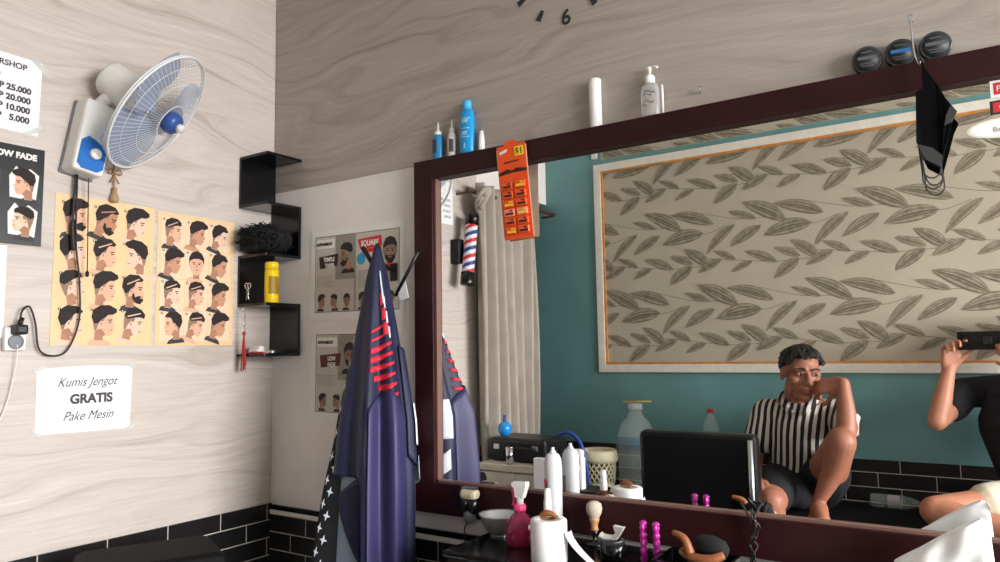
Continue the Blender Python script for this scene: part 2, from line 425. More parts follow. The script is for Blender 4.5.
b = new(); e = 0.006
for (x0, x1, z0, z1) in ((IX0, IX0 + e, IZ0, IZ1), (IX1 - e, IX1, IZ0, IZ1), (IX0, IX1, IZ0, IZ0 + e)):
    box(b, ((x0 + x1) / 2, -0.018, (z0 + z1) / 2), (x1 - x0, 0.012, z1 - z0))
part('inner_lip', b, M_['frame_lip'], mt)

# ------------------------------------------------------------------ counter and bench
ct = thing('tiled_counter', 'black tiled counter ledge with pale grout under the mirror', 'counter', (1.85, -0.14, 0))
CT = 0.71
b = new(); box(b, (1.878, -0.146, 0.348), (1.744, 0.268, 0.696)); part('tiled_body', b, M_['tile_counter'], ct)
b = new(); box(b, (1.878, -0.1500, 0.703), (1.764, 0.276, 0.014), bevel=0.003); part('countertop', b, M_['black_gloss'], ct)
bt = thing('wall_bench', 'long low black tiled bench built along the teal wall', 'bench', (1.7, -1.74, 0))
b = new(); box(b, (1.70, -1.735, 0.225), (2.9, 0.56, 0.45)); part('tiled_base', b, M_['tile_back'], bt)
b = new(); box(b, (1.70, -1.730, 0.465), (2.94, 0.58, 0.03), bevel=0.006); part('seat_slab', b, M_['vinyl_black'], bt)
# ------------------------------------------------------------------ posters: printed heads
SK = [(226, 178, 148), (204, 150, 118), (236, 198, 174), (190, 136, 104)]
for i, c in enumerate(SK): mk('print_skin_%s' % 'abcd'[i], c, 0.7, var=0.05, scale=60)
mk('print_hair', (38, 30, 28), 0.7, var=0.2, scale=120); mk('print_fade', (150, 120, 102), 0.7, var=0.1, scale=120); mk('print_shadow', (178, 128, 102), 0.7, var=0.1)
mk('print_shirt', (60, 58, 64), 0.7, var=0.15, scale=60); mk('sheet_tan', (238, 200, 152), 0.55, var=0.04); mk('cell_tan', (240, 208, 176), 0.55, var=0.05, scale=20)
mk('sheet_black', (18, 18, 20), 0.45); mk('print_white', (232, 230, 224), 0.7, var=0.02); mk('sheet_grey', (196, 190, 180), 0.65, var=0.04); mk('print_grey', (150, 143, 134), 0.7, var=0.1, scale=60)
mk('print_sepia_hair', (44, 38, 36), 0.7, var=0.2, scale=90); mk('print_sepia_skin', (146, 118, 100), 0.7, var=0.1, scale=60); mk('print_brown', (62, 40, 36), 0.7); mk('print_red', (206, 44, 52), 0.6); mk('print_blue', (40, 150, 190), 0.6); mk('print_maroon', (96, 34, 38), 0.6)

FACE = [(-.52, -1.15), (-.55, -.55), (-.62, -.1), (-.72, .35), (-.55, .78), (-.1, 1.0), (.32, .92), (.58, .62), (.62, .28), (.60, .12), (.78, -.16), (.66, -.24), (.70, -.36), (.64, -.45), (.64, -.62), (.46, -.80), (.16, -.74), (.02, -.88), (.06, -1.15)]
CAP = {'pomp': [(-.60, -.05), (-.80, .35), (-.72, .85), (-.3, 1.16), (.3, 1.24), (.80, 1.02), (.84, .80), (.60, .62), (.28, .58), (.06, .36), (-.08, .30), (-.25, .12), (-.35, -.02)],
       'crop': [(-.50, .22), (-.76, .42), (-.66, .88), (-.25, 1.12), (.3, 1.1), (.66, .82), (.66, .54), (.35, .56), (.05, .46), (-.2, .36)],
       'slick': [(-.62, -.25), (-.86, .2), (-.80, .75), (-.4, 1.08), (.25, 1.10), (.62, .80), (.52, .66), (.15, .62), (-.05, .30), (-.22, .10), (-.40, -.15)]}
FADE = [(-.55, -.50), (-.66, -.05), (-.74, .38), (-.30, .34), (-.05, .45), (.06, .36), (-.02, .12), (-.18, .14), (-.34, -.10), (-.42, -.45)]
def head(b, cx, cy, s, flip, cap, skin, hair, fade, shadow, shirt, beard=False, tilt=0.0, w=0.0011, line=False, front=False):
    c_, s_ = math.cos(tilt), math.sin(tilt)
    def T(P):
        out = []
        for x, y in P:
            x2, y2 = x * c_ - y * s_, x * s_ + y * c_
            out.append((cx + (-x2 if flip else x2) * s, cy + y2 * s))
        return out
    poly(b, T([(-.95, -1.45), (-.80, -1.12), (-.48, -1.0), (.05, -1.0), (.45, -1.18), (.62, -1.45)]), w, shirt)
    if front:
        poly(b, T([(-.28, -1.15), (-.28, -.5), (.28, -.5), (.28, -1.15)]), w + .0002, shadow)
        poly(b, T(ellipse(0, 0, .60, .88)), w + .0004, skin)
        poly(b, T(ellipse(-.62, 0, .10, .18, 8)), w + .0003, skin); poly(b, T(ellipse(.62, 0, .10, .18, 8)), w + .0003, skin)
        poly(b, T([(-.66, .05), (-.70, .55), (-.45, 1.0), (0, 1.16), (.45, 1.0), (.70, .55), (.66, .05), (.54, .38), (.2, .52), (-.25, .48), (-.54, .34)]), w + .0006, hair)
        for sx in (-1, 1):
            poly(b, T(ellipse(sx * .25, .06, .11, .05, 8)), w + .0007, hair); poly(b, T([(sx * .12, .20), (sx * .40, .24), (sx * .40, .18), (sx * .12, .16)]), w + .0007, hair)
        poly(b, T([(-.08, -.20), (.08, -.20), (.05, .0), (-.05, .0)]), w + .0006, shadow); poly(b, T(ellipse(0, -.42, .20, .05, 10)), w + .0006, shadow)
        if beard: poly(b, T([(-.58, -.1), (-.5, -.55), (-.2, -.88), (.2, -.88), (.5, -.55), (.58, -.1), (.4, -.28), (0, -.32), (-.4, -.28)]), w + .0005, hair)
        return
    poly(b, T(FACE), w + .0003, skin)
    poly(b, T([(-.5, -1.12), (-.5, -.5), (-.1, -.35), (.2, -.74), (.02, -.88), (.06, -1.12)]), w + .0005, shadow)
    poly(b, T(FADE), w + .0006, fade)
    poly(b, T(CAP[cap]), w + .0009, hair)
    poly(b, T(ellipse(-.17, -.05, .11, .20, 10)), w + .0008, skin); poly(b, T(ellipse(-.16, -.05, .05, .11, 8)), w + .0010, shadow)
    poly(b, T([(.34, .13), (.50, .16), (.50, .08), (.36, .06)]), w + .0008, hair); poly(b, T([(.26, .26), (.56, .30), (.56, .23), (.28, .20)]), w + .0008, hair)
    poly(b, T([(.48, -.40), (.68, -.37), (.66, -.44), (.5, -.46)]), w + .0008, shadow)
    if beard: poly(b, T([(-.12, -.2), (-.1, -.55), (.16, -.84), (.48, -.90), (.70, -.62), (.66, -.50), (.48, -.50), (.5, -.32), (.30, -.34), (.10, -.45), (0, -.18)]), w + .0007, hair)
    if line: poly(b, T([(-.55, .42), (.30, .86), (.34, .80), (-.5, .35)]), w + .0012, skin)

def style_sheet(name, label, y0, y1, z0, z1, cells, kid):
    W, H = y1 - y0, z1 - z0
    o = thing(name, label, 'poster', M=on_left(y0, z0, 0.0012), group='hairstyle sheets taped to the wood wall')
    b = new(); box(b, (W / 2, H / 2, 0.0), (W, H, 0.001)); lpart('sheet', b, M_['sheet_tan'], o)
    mats = [M_['cell_tan'], M_['print_hair'], M_['print_fade'], M_['print_shadow'], M_['print_shirt'], M_['print_skin_a'], M_['print_skin_b'], M_['print_skin_c'], M_['print_skin_d'], M_['ink'], M_['print_white']]
    m = 0.012; cw, ch = (W - 2 * m) / 3, (H - 2 * m) / 4
    for r in range(4):
        for c in range(3):
            cap, flip, beard, tilt, sk, ln, fr = cells[r * 3 + c]
            b = new(); x = m + (c + .5) * cw; y = H - m - (r + .5) * ch
            if kid: poly(b, [(x - cw * .48, y - ch * .48), (x + cw * .48, y - ch * .48), (x + cw * .48, y + ch * .48), (x - cw * .48, y + ch * .48)], .0007, 0)
            head(b, x + (.004 if flip else -.002), y + ch * .02, ch * (.40 if kid else .44), flip, cap, 5 + sk, 1, 2, 3, 4 if (kid and c != 1) or beard else 5 + sk, beard, tilt, .0011, ln, fr)
            nx, ny = x - cw * .40, y + ch * .40
            poly(b, ellipse(nx, ny, .0042, .0042, 12), .0012, 9); poly(b, ellipse(nx, ny, .0018, .0026, 8), .0015, 10)
            lpart('portrait', b, mats, o, fix=False)
    return o
A = ['pomp', 'crop', 'slick']
men = [('pomp', 0, 1, 0, 0, 0, 0), ('slick', 0, 1, -.30, 3, 1, 0), ('pomp', 0, 0, -.15, 2, 0, 0), ('slick', 0, 0, .15, 2, 0, 0), ('slick', 0, 0, -.1, 0, 1, 0), ('pomp', 1, 0, 0, 2, 0, 0),
       ('crop', 0, 0, .2, 2, 0, 0), ('pomp', 0, 0, -.08, 0, 0, 0), ('slick', 0, 1, -.05, 0, 1, 0), ('slick', 0, 0, -.1, 2, 0, 0), ('pomp', 0, 0, -.05, 0, 0, 0), ('crop', 0, 0, -.25, 2, 1, 0)]
kids = [('crop', 0, 0, -.05, 0, 1, 0), ('pomp', 0, 0, -.2, 1, 0, 0), ('slick', 0, 0, -.3, 2, 0, 0), ('pomp', 0, 0, -.25, 1, 0, 0), ('crop', 0, 0, 0, 0, 0, 1), ('slick', 0, 0, -.35, 1, 0, 0),
        ('crop', 0, 0, -.1, 2, 1, 0), ('crop', 0, 0, -.15, 0, 1, 0), ('pomp', 0, 0, -.2, 1, 0, 0), ('slick', 1, 0, -.1, 0, 0, 0), ('crop', 0, 0, -.35, 0, 1, 0), ('pomp', 0, 0, -.3, 1, 0, 0)]
style_sheet('hairstyle_poster', 'tan hairstyle sheet of twelve men, black fan cords hanging in front of it', -0.757, -0.464, 1.232, 1.660, men, False)
style_sheet('hairstyle_poster', 'tan hairstyle sheet of twelve boys in boxed cells, beside the black zigzag shelf', -0.452, -0.172, 1.231, 1.654, kids, True)

# black poster cut by the left edge of the photograph
o = thing('hairstyle_poster', 'black hairstyle poster with white heading, below the paper price list', 'poster', M=on_left(-.990, 1.503, 0.0012))
b = new(); box(b, (.100, .135, 0), (.200, .27, .001)); lpart('sheet', b, M_['sheet_black'], o)
lettering(o, 'LOW FADE', .022, .180, .236, .0009, M_['print_white'], align='RIGHT', bold=.0012)
pm = [M_['print_shirt'], M_['print_hair'], M_['print_fade'], M_['print_shadow'], M_['print_shirt'], M_['print_skin_a'], M_['print_skin_c'], M_['print_white']]
for r in range(2):
    for c in range(2):
        b = new(); x, y = .152 - c * .092, .165 - r * .10
        poly(b, [(x - .035, y - .038), (x + .03, y - .042), (x + .036, y + .03), (x + .012, y + .046), (x - .004, y + .03), (x - .022, y + .048), (x - .038, y + .02)], .0007, 7 if c != 1 else 0)
        head(b, x, y, .036, c == 0, A[(r + c) % 3], 5 + (r + c) % 2, 1, 2, 3, 4, False, .1 * (r - .5))
        lpart('portrait', b, pm, o, fix=False)
# paper price list, taped
o = thing('price_list', 'white paper price list held with clear tape, high left beside the fan', 'paper sign', M=on_left(-1.106, 1.814, 0.0012, -0.02))
b = new(); box(b, (.148, .105, 0), (.297, .21, .0008)); lpart('sheet', b, M_['paper'], o)
lettering(o, 'BARBERSHOP', .022, .258, .176, .0007, M_['ink_soft'], align='RIGHT', bold=.0006)
lettering(o, 'NG', .012, .196, .146, .0007, M_['ink_soft'], align='RIGHT')
for k, t in enumerate(('RP 25.000', 'RP 20.000', 'RP 10.000', 'RP   5.000')): lettering(o, t, .0225, .272, .112 - k * .0275, .0007, M_['ink_soft'], align='RIGHT', bold=.0011)
for k, t in enumerate(('DEWASA', 'ANAK', 'CUKUR', 'KUMIS')): lettering(o, t, .018, .02, .112 - k * .0275, .0007, M_['ink_soft'])
for (x, y, a) in ((.290, .200, -.75), (.285, .012, .6)):
    b = new(); box(b, (x, y, .0012), (.055, .013, .0003), R=Matrix.Rotation(a, 3, 'Z')); lpart('tape', b, M_['tape'], o)
# free trim notice
o = thing('paper_notice', 'white paper notice in handwritten lettering taped below the two hairstyle sheets', 'paper sign', M=on_left(-0.786, 0.985, 0.0012, 0.0))
b = new(); prism(b, [(0, .006), (.262, .002), (.266, .186), (.132, .190), (-.001, .184)], -.0004, .0004); lpart('sheet', b, M_['paper'], o)
lettering(o, 'Kumis Jengot', .036, .135, .133, .0007, M_['ink_soft'], shear=.45, align='CENTER', sx=.86)
lettering(o, 'GRATIS', .036, .148, .085, .0007, M_['ink_soft'], align='CENTER', bold=.0016)
lettering(o, 'Pake Mesin', .036, .140, .038, .0007, M_['ink_soft'], shear=.45, align='CENTER', sx=.86)
for (x, y, a) in ((.004, .183, .5), (.266, .185, -.4), (.0, .008, -.5), (.262, .004, .5)):
    b = new(); box(b, (x, y, .0010), (.030, .011, .0003), R=Matrix.Rotation(a, 3, 'Z')); lpart('tape', b, M_['tape'], o)
b = new(); box(b, (.045, .12, 0), (.09, .245, .001)); o = obj('paper_sheet', b, M_['paper'], M=on_left(-.963, 1.255, .0012)); tag(o, 'blank white sheet edge at the far left above the socket', 'paper')

# posters on the white mirror wall
def taper_poster(W, H, title, second=None):
    pass
pm2 = [M_['sheet_grey'], M_['print_sepia_hair'], M_['print_grey'], M_['print_shadow'], M_['print_sepia_hair'], M_['print_sepia_skin'], M_['print_white'], M_['print_brown'], M_['print_red'], M_['print_blue'], M_['print_maroon']]
def page(o, u0, v0, W, H, lines, band, third, front, accent=False):
    b = new(); R = lambda x0, y0, x1, y1, w, mi: poly(b, [(u0 + x0 * W, v0 + y0 * H), (u0 + x1 * W, v0 + y0 * H), (u0 + x1 * W, v0 + y1 * H), (u0 + x0 * W, v0 + y1 * H)], w, mi)
    R(0, 0, 1, 1, .0007, 7); R(.012, .008, .988, .992, .0009, 0)
    if not accent:
        R(.52, .42, .985, .99, .0011, 2); R(.03, .84, .50, .96, .0013, 6)
    poly(b, [(u0 + .10 * W, v0 + .73 * H), (u0 + .60 * W, v0 + .76 * H), (u0 + .57 * W, v0 + .60 * H), (u0 + .13 * W, v0 + .57 * H)] if not accent else [(u0 + .06 * W, v0 + .91 * H), (u0 + .60 * W, v0 + .94 * H), (u0 + .62 * W, v0 + .80 * H), (u0 + .12 * W, v0 + .78 * H)], .0016, band)
    if accent:
        R(.16, .735, .60, .785, .0016, 8); poly(b, [(u0 + (.14 + .10 * math.cos(a * PI / 10)) * W, v0 + (.66 + .075 * math.sin(a * PI / 10)) * H) for a in range(20)], .0016, 9); R(.62, .48, .97, .57, .0036, 8)
        for k in range(9): R(.08, .50 - k * .025, .30 - .04 * (k % 3), .508 - k * .025, .0013, 8 if k == 0 else 2)
    else:
        for k in range(7): R(.04, .47 - k * .022, .50 - .05 * (k % 3), .476 - k * .022, .0013, 2)
    lpart('printed_page', b, pm2, o, fix=False)
    b = new(); head(b, u0 + .80 * W, v0 + .72 * H, .155 * H if not accent else .165 * H, not front, 'crop', 5, 1, 2, 3, 4, True, 0, .0018, False, front); lpart('portrait', b, pm2, o, fix=False)
    for k in range(3):
        b = new(); head(b, u0 + (.18 + .32 * k) * W, v0 + .14 * H, .085 * H, k == 1, A[k], 5, 1, 2, 3, 4, False, 0, .0018, False, k == 2); lpart('portrait', b, pm2, o, fix=False)
    for t, su, sv, size, mi, al in lines: lettering(o, t, size * H, u0 + su * W, v0 + sv * H, .0021, pm2[mi], align=al, bold=.0008, sx=.8)
o = thing('haircut_poster', 'white framed grey poster of two haircut pages, upper one left of the mirror', 'poster', M=on_mirror_wall(0.208, 1.322, -0.0012, -.012))
b = new(); box(b, (.205, .145, 0), (.43, .31, .001)); lpart('sheet', b, M_['print_white'], o)
page(o, .012, .016, .190, .262, [('GUYS HAIRCUT', .05, .88, .050, 7, 'LEFT'), ('TEMPLE', .36, .665, .075, 6, 'CENTER'), ('TAPER', .38, .585, .075, 6, 'CENTER')], 7, True, False)
page(o, .204, .016, .195, .262, [('SQUARE', .34, .82, .10, 6, 'CENTER')], 8, True, True, accent=True)
o = thing('haircut_poster', 'white framed low fade haircut poster, lower one partly behind the navy cape', 'poster', M=on_mirror_wall(0.215, 0.985, -0.0012, -.012))
b = new(); box(b, (.115, .140, 0), (.255, .30, .001)); lpart('sheet', b, M_['print_white'], o)
page(o, .010, .016, .205, .262, [('GUYS HAIRCUT', .05, .88, .050, 7, 'LEFT'), ('LOW', .38, .665, .075, 6, 'CENTER'), ('FADE', .38, .585, .075, 6, 'CENTER')], 10, True, True)
# ------------------------------------------------------------------ wall fan
fan = thing('wall_fan', 'white and blue wall fan with bluish blades, high on the wood wall', 'fan', (0, -0.675, 1.83))
Rb = Matrix.Rotation(-0.17, 3, 'X')
FB = V((0.04, -0.690, 1.822))
def fb(p): return FB + Rb @ V(p)
b = new(); box(b, FB, (0.072, 0.088, 0.215), R=Rb, bevel=0.010); base = part('base', b, M_['white_plastic'], fan)
b = new(); box(b, FB + V((-.036, 0, 0)), (0.012, 0.094, 0.222), R=Rb, bevel=0.004); part('back_plate', b, M_['grey_plastic'], base)
b = new(); Mx = Matrix.Translation(FB) @ Rb.to_4x4() @ Matrix(((0, 0, 1, .0355), (1, 0, 0, 0), (0, 1, 0, 0), (0, 0, 0, 1)))
prism(b, [(-.036, -.020), (-.020, -.004), (.0, -.010), (.036, -.026), (.036, -.088), (.022, -.100), (-.022, -.100), (-.036, -.088)], 0, .0035, M=Mx); pan = part('control_panel', b, M_['blue_plastic'], fan)
b = new(); lathe(b, [(.016, 0), (.016, .012), (.013, .016), (.0, .0165)], fb((.039, .004, -.052)), (1, 0, 0), 20); part('speed_knob', b, M_['white_plastic'], fan)
FN = V((0.614, 0.515, -0.598)).normalized(); FC = V((0.172, -0.562, 1.907))
pu, pv, _ = basis(FN)
b = new(); tube(b, [fb((-.01, .0, .095)), fb((.03, .008, .125)), FC - FN * .14 + V((-.01, -.01, -.04)), FC - FN * .125], .018, 10); part('arm', b, M_['white_plastic'], fan)
b = new(); lathe(b, [(.0, -.182), (.046, -.180), (.053, -.170), (.056, -.12), (.062, -.075), (.064, -.050), (.0, -.050)], FC, FN, 28); part('motor_housing', b, M_['white_plastic'], fan)
# guard: rings and ribs, front and back
b = new()
def ring(r, off, t, n=56):
    pts = [FC + FN * off + (pu * math.cos(2 * PI * k / n) + pv * math.sin(2 * PI * k / n)) * r for k in range(n + 1)]
    tube(b, pts, t, 6, smooth=False, cap=False)
GR = .193
ring(GR, 0, .0034); ring(GR - .002, -.008, .0026)
prof = lambda q: .045 * (1 - q ** 2.2)
ring(.055, prof(.275), .0012); ring(.12, prof(.6), .0008); ring(.165, prof(.825), .0008)
for k in range(72):
    a = 2 * PI * k / 72; d = pu * math.cos(a) + pv * math.sin(a)
    tube(b, [FC + FN * prof(q) + d * (GR * q) for q in (.26, .5, .75, .92, 1)], .00050, 4, smooth=False)
gf = part('front_guard', b, M_['grille'], fan)
b = new()
ring(.07, -.060, .0018)
for k in range(60):
    a = 2 * PI * k / 60; d = pu * math.cos(a) + pv * math.sin(a)
    tube(b, [FC - FN * (.062 * (1 - q ** 3)) + d * (GR * q) for q in (.3, .6, .85, 1)], .0010, 4, smooth=False)
part('rear_guard', b, M_['grille'], fan)
b = new(); lathe(b, [(.030, .030), (.034, .046), (.032, .060), (.024, .068), (.0, .069)], FC, FN, 28); hub = part('hub', b, M_['hub_blue'], fan)
b = new(); lathe(b, [(.012, .066), (.014, .078), (.010, .085), (.0, .086)], FC, FN, 16); box(b, FC + FN * .079, (.036, .012, .011), R=Matrix((pu, pv, FN)).transposed(), bevel=.003); part('hub_cap', b, M_['white_plastic'], hub)
for k in range(3):
    a0_ = 2 * PI * k / 3 + .4
    def bl(u, v):
        r = .03 + .158 * v; half = (.66 + .36 * math.sin(PI * min(1, v * 1.1)))
        a = a0_ + (u - .5) * 2 * half * (1 - .25 * v ** 6); tw = (u - .5) * .045 * (1 - .4 * v)
        return FC + FN * (-.015 + tw) + (pu * math.cos(a) + pv * math.sin(a)) * r
    b = new(); grid(b, bl, 14, 10); part('blade', b, M_['blade'], fan, thick=.0016)
# fan pull cord and power cable
mk('cable', (34, 32, 32), 0.5, var=0)
o = thing('pull_cord', 'black pull cord with a small toggle hanging straight from the fan', 'cord', (0.03, -0.678, 1.43))
b = new(); tube(b, [(.030, -.684, 1.72), (.031, -.681, 1.58), (.031, -.678, 1.44)], .0016, 6); part('cord', b, M_['cable'], o)
b = new(); lathe(b, [(.002, .0), (.005, .003), (.005, .014), (.002, .018)], (.031, -.678, 1.426), (0, 0, 1), 10); part('toggle', b, M_['black'], o)
o = thing('power_cable', 'black power cable looping from the wall socket up to the fan', 'cable', (0.02, -0.85, 1.28))
b = new(); tube(b, [(.030, -.846, 1.285), (.024, -.840, 1.322), (.02, -.820, 1.336), (.018, -.803, 1.292), (.016, -.790, 1.222), (.015, -.752, 1.204), (.015, -.715, 1.222), (.016, -.688, 1.304), (.017, -.692, 1.418), (.018, -.706, 1.531), (.025, -.712, 1.72)], .0026, 7); part('wire', b, M_['cable'], o)
b = new(); tube(b, [(.020, -.714, 1.72), (.018, -.716, 1.62), (.017, -.716, 1.56), (.02, -.712, 1.50)], lambda t: .0035 + .003 * (t > .55), 7); part('wire_tail', b, M_['cable'], o)
b = new(); box(b, (.032, -.848, 1.274), (.045, .030, .026), bevel=.006); lathe(b, [(.007, 0), (.006, .022)], (.030, -.847, 1.285), (0, .3, 1), 10); part('plug', b, M_['black'], o)
o = thing('wall_socket', 'white wall socket with a round outlet under the black plug', 'socket', (0, -0.85, 1.25))
b = new(); box(b, (.010, -.850, 1.250), (.020, .052, .062), bevel=.004); sk = part('plate', b, M_['white_plastic'], o)
b = new(); lathe(b, [(.019, 0), (.019, .003), (.016, .003), (.015, -.004), (.0, -.004)], (.021, -.850, 1.242), (1, 0, 0), 22); part('outlet', b, M_['grey_plastic'], sk)
b = new(); tube(b, [(.020, -.846, 1.235), (.02, -.845, 1.20), (.012, -.853, 1.12), (.010, -.875, 1.04), (.01, -.93, .95)], .0015, 6); o = obj('thin_wire', b, M_['white_plastic']); tag(o, 'thin white wire dropping from the wall socket down the wood', 'wire')
# charm on twine
mk('twine', (150, 112, 70), 0.9, var=0.2, scale=300); mk('charm_glass', (176, 140, 104), 0.15, var=0.1)
o = thing('hanging_charm', 'tiny glass bottle charm tied with brown twine, hanging under the fan', 'charm', (0.01, -0.598, 1.66))
b = new(); tube(b, [(.004, -.596, 1.79), (.008, -.599, 1.745), (.010, -.598, 1.700)], .002, 6)
for s in (-1, 1): tube(b, [(.010, -.598, 1.745), (.012, -.598 + s * .012, 1.758), (.012, -.598 + s * .020, 1.744), (.010, -.598, 1.742), (.012, -.598 + s * .014, 1.715)], .0018, 6)
part('twine', b, M_['twine'], o)
b = new(); lathe(b, [(.0, 0), (.011, .002), (.013, .012), (.010, .024), (.006, .032), (.007, .046), (.0, .047)], (.013, -.598, 1.655), (0, 0, 1), 16); part('bottle', b, M_['charm_glass'], o)

# ------------------------------------------------------------------ zigzag corner shelf and what is on it
sh = thing('corner_shelf', 'black zigzag corner shelf where the wood wall meets the mirror wall', 'shelf', (0.0, 0.0, 1.19))
SZ = [1.885, 1.712, 1.535, 1.367, 1.196]; s_ = .150; tk = .010
for k, z in enumerate(SZ):
    b = new(); box(b, (s_ / 2 + .001, -s_ / 2 - .004, z), (s_, s_, tk), bevel=.001); part('shelf_board', b, M_['black_gloss'], sh)
for k in range(4):
    z0, z1 = SZ[k + 1] + tk / 2, SZ[k] - tk / 2
    b = new()
    if k % 2 == 0: box(b, (.006, -s_ / 2 - .004, (z0 + z1) / 2), (.010, s_, z1 - z0))
    else: box(b, (s_ / 2 + .001, -.010, (z0 + z1) / 2), (s_, .010, z1 - z0))
    part('upright_panel', b, M_['black_gloss'], sh)
# shaggy black hairpiece
b = new(); rnd = random.Random(3)
ell(b, (.095, -.098, 1.594), (.080, .078, .050)); ell(b, (.065, -.125, 1.590), (.070, .050, .045))
for k in range(420):
    a = rnd.uniform(0, 2 * PI); e_ = rnd.uniform(-.5, 1.3); d = V((math.cos(a) * math.cos(e_), math.sin(a) * math.cos(e_), math.sin(e_)))
    p = V((.086 + d.x * .082, -.108 + d.y * .074, 1.592 + d.z * .050))
    if p.x < .02: continue
    q = p + V((rnd.uniform(-.5, .5), rnd.uniform(-.8, .2), rnd.uniform(-.9, .3))).normalized() * rnd.uniform(.014, .036) + d * .006
    q.x = max(q.x, .018); q.y = min(q.y, -.020); q.z = max(q.z, 1.545)
    tube(b, [p, (p + q) / 2 + d * .004, q], lambda t: .0028 * (1 - t) + .0006, 4, n=2)
o = obj('hairpiece', b, M_['black_matte']); tag(o, 'shaggy black hairpiece bundled on the middle board of the corner shelf', 'hairpiece')
# yellow can
mk('yellow_can', (232, 196, 24), 0.3, var=0.04); mk('yellow_dark', (150, 118, 20), 0.5)
o = thing('powder_can', 'tall yellow powder can standing on the corner shelf', 'can', (0.106, -0.10, SZ[3] + tk / 2))
zb = SZ[3] + tk / 2; cx_, cy_ = .128, -.112
b = new(); lathe(b, [(.0, 0), (.022, .0), (.0235, .004), (.0235, .108), (.022, .112)], (cx_, cy_, zb), (0, 0, 1), 28); part('body', b, M_['yellow_can'], o)
b = new(); lathe(b, [(.0225, .112), (.0225, .136), (.020, .140), (.0, .141)], (cx_, cy_, zb), (0, 0, 1), 28); part('cap', b, M_['yellow_can'], o)
b = new(); lathe(b, [(.0238, .030), (.0238, .090)], (cx_, cy_, zb), (0, 0, 1), 28, cap=False); 
for f in [f for f in b.faces if f.calc_center_median().x < cx_ + .012]: b.faces.remove(f)
part('label_panel', b, M_['yellow_dark'], o)
o = thing('powder_box', 'yellow flat carton just left of the yellow powder can', 'box', (.09, -.06, zb))
b = new(); box(b, (.100, -.085, zb + .060), (.022, .040, .120), bevel=.002); part('carton', b, M_['yellow_can'], o)
b = new(); box(b, (.100, -.085, zb + .1205), (.020, .036, .001)); part('flap', b, M_['yellow_dark'], o)
# scissors standing in the shadow + tasselled keychain
o = thing('hair_scissors', 'steel scissors hooked on the shelf board beside the yellow can', 'scissors', (.06, -.14, zb))
for s in (-1, 1):
    b = new(); x0 = .052 + s * .008
    tube(b, [(x0, -.150, zb + .012), (.052 - s * .006, -.150, zb + .040)], .0022, 6)
    tube(b, [(x0 + .008 * math.cos(a * PI / 6), -.150, zb + .062 + .009 * math.sin(a * PI / 6)) for a in range(13)], .002, 6, smooth=False)
    tube(b, [(.052 - s * .006, -.150, zb + .040), (x0, -.150, zb + .053)], .0022, 6)
    part('blade_and_ring', b, M_['chrome'], o)
mk('red_tassel', (178, 56, 52), 0.85, var=0.2, scale=200)
o = thing('tassel_keychain', 'keychain with metal rings and a red tassel hanging from the shelf board', 'keychain', (.05, -.160, 1.36))
b = new()
for k in range(7):
    cz = 1.352 - k * .012; h = k % 2
    tube(b, [(.050 + (.005 * math.cos(a * PI / 5) if h else 0), -.161 + (0 if h else .005 * math.cos(a * PI / 5)), cz + .007 * math.sin(a * PI / 5)) for a in range(11)], .0012, 5, smooth=False)
part('chain', b, M_['steel'], o)
b = new(); rnd = random.Random(5)
for k in range(26):
    a = rnd.uniform(0, 2 * PI); r = rnd.uniform(.001, .008)
    tube(b, [(.050, -.161, 1.275), (.050 + r * .7 * math.cos(a), -.161 + r * .7 * math.sin(a), 1.225), (.050 + r * 1.2 * math.cos(a), -.161 + r * 1.2 * math.sin(a), 1.15 + rnd.uniform(-.01, .02))], .0013, 4, n=2)
ell(b, (.050, -.161, 1.270), (.006, .006, .008)); part('tassel', b, M_['red_tassel'], o)
z4 = SZ[4] + tk / 2
o = thing('clipper_guard', 'cream plastic clipper guard lying on the lowest shelf board', 'clipper guard', (.07, -.12, z4))
b = new(); box(b, (.075, -.125, z4 + .013), (.050, .024, .026), bevel=.005); part('shell', b, M_['white_plastic'], o)
b = new(); [box(b, (.055 + k * .008, -.139, z4 + .008), (.002, .006, .014)) for k in range(6)]; part('teeth', b, M_['white_plastic'], o)
o = thing('red_comb', 'red comb lying at the front of the lowest shelf board', 'comb', (.09, -.142, z4))
b = new(); box(b, (.100, -.146, z4 + .004), (.066, .007, .006), bevel=.001); part('spine', b, M_['print_red'], o)
b = new(); [box(b, (.070 + k * .003, -.138, z4 + .003), (.0013, .012, .003)) for k in range(20)]; part('teeth', b, M_['print_red'], o)
o = tag(obj('nail_tin', (lambda b: (lathe(b, [(.0, 0), (.011, 0), (.012, .002), (.012, .011), (.0, .012)], (.132, -.110, z4), (0, 0, 1), 18), b)[1])(new()), M_['steel']), 'small round metal tin at the right end of the lowest shelf', 'tin')
# ------------------------------------------------------------------ capes on the wall hook
mk('cape_navy', (32, 34, 64), 0.55, var=0.08, scale=12); mk('cape_purple', (55, 50, 92), 0.5, var=0.06, scale=12); mk('cape_blue', (128, 142, 160), 0.6, var=0.06, scale=12); mk('cape_red', (214, 40, 58), 0.6); mk('cape_white', (226, 230, 240), 0.6)
D2 = math.radians
def interp(tab, z):
    for (z0, v0), (z1, v1) in zip(tab, tab[1:]):
        if z <= z0 and z >= z1:
            t = (z0 - z) / (z0 - z1); return v0 + (v1 - v0) * t
    return tab[0][1] if z > tab[0][0] else tab[-1][1]
WD = [(1.53, .008), (1.43, .030), (1.235, .058), (1.0, .085), (.82, .094), (.3, .096)]
DP = [(1.53, .008), (1.43, .034), (1.235, .072), (1.0, .108), (.82, .118), (.3, .122)]
CXY = [(1.53, .594, -.088), (1.43, .602, -.094), (1.235, .622, -.110), (1.0, .650, -.134), (.3, .656, -.140)]
EV, E1 = V((.68, -.733, 0)), V((.733, .68, 0))
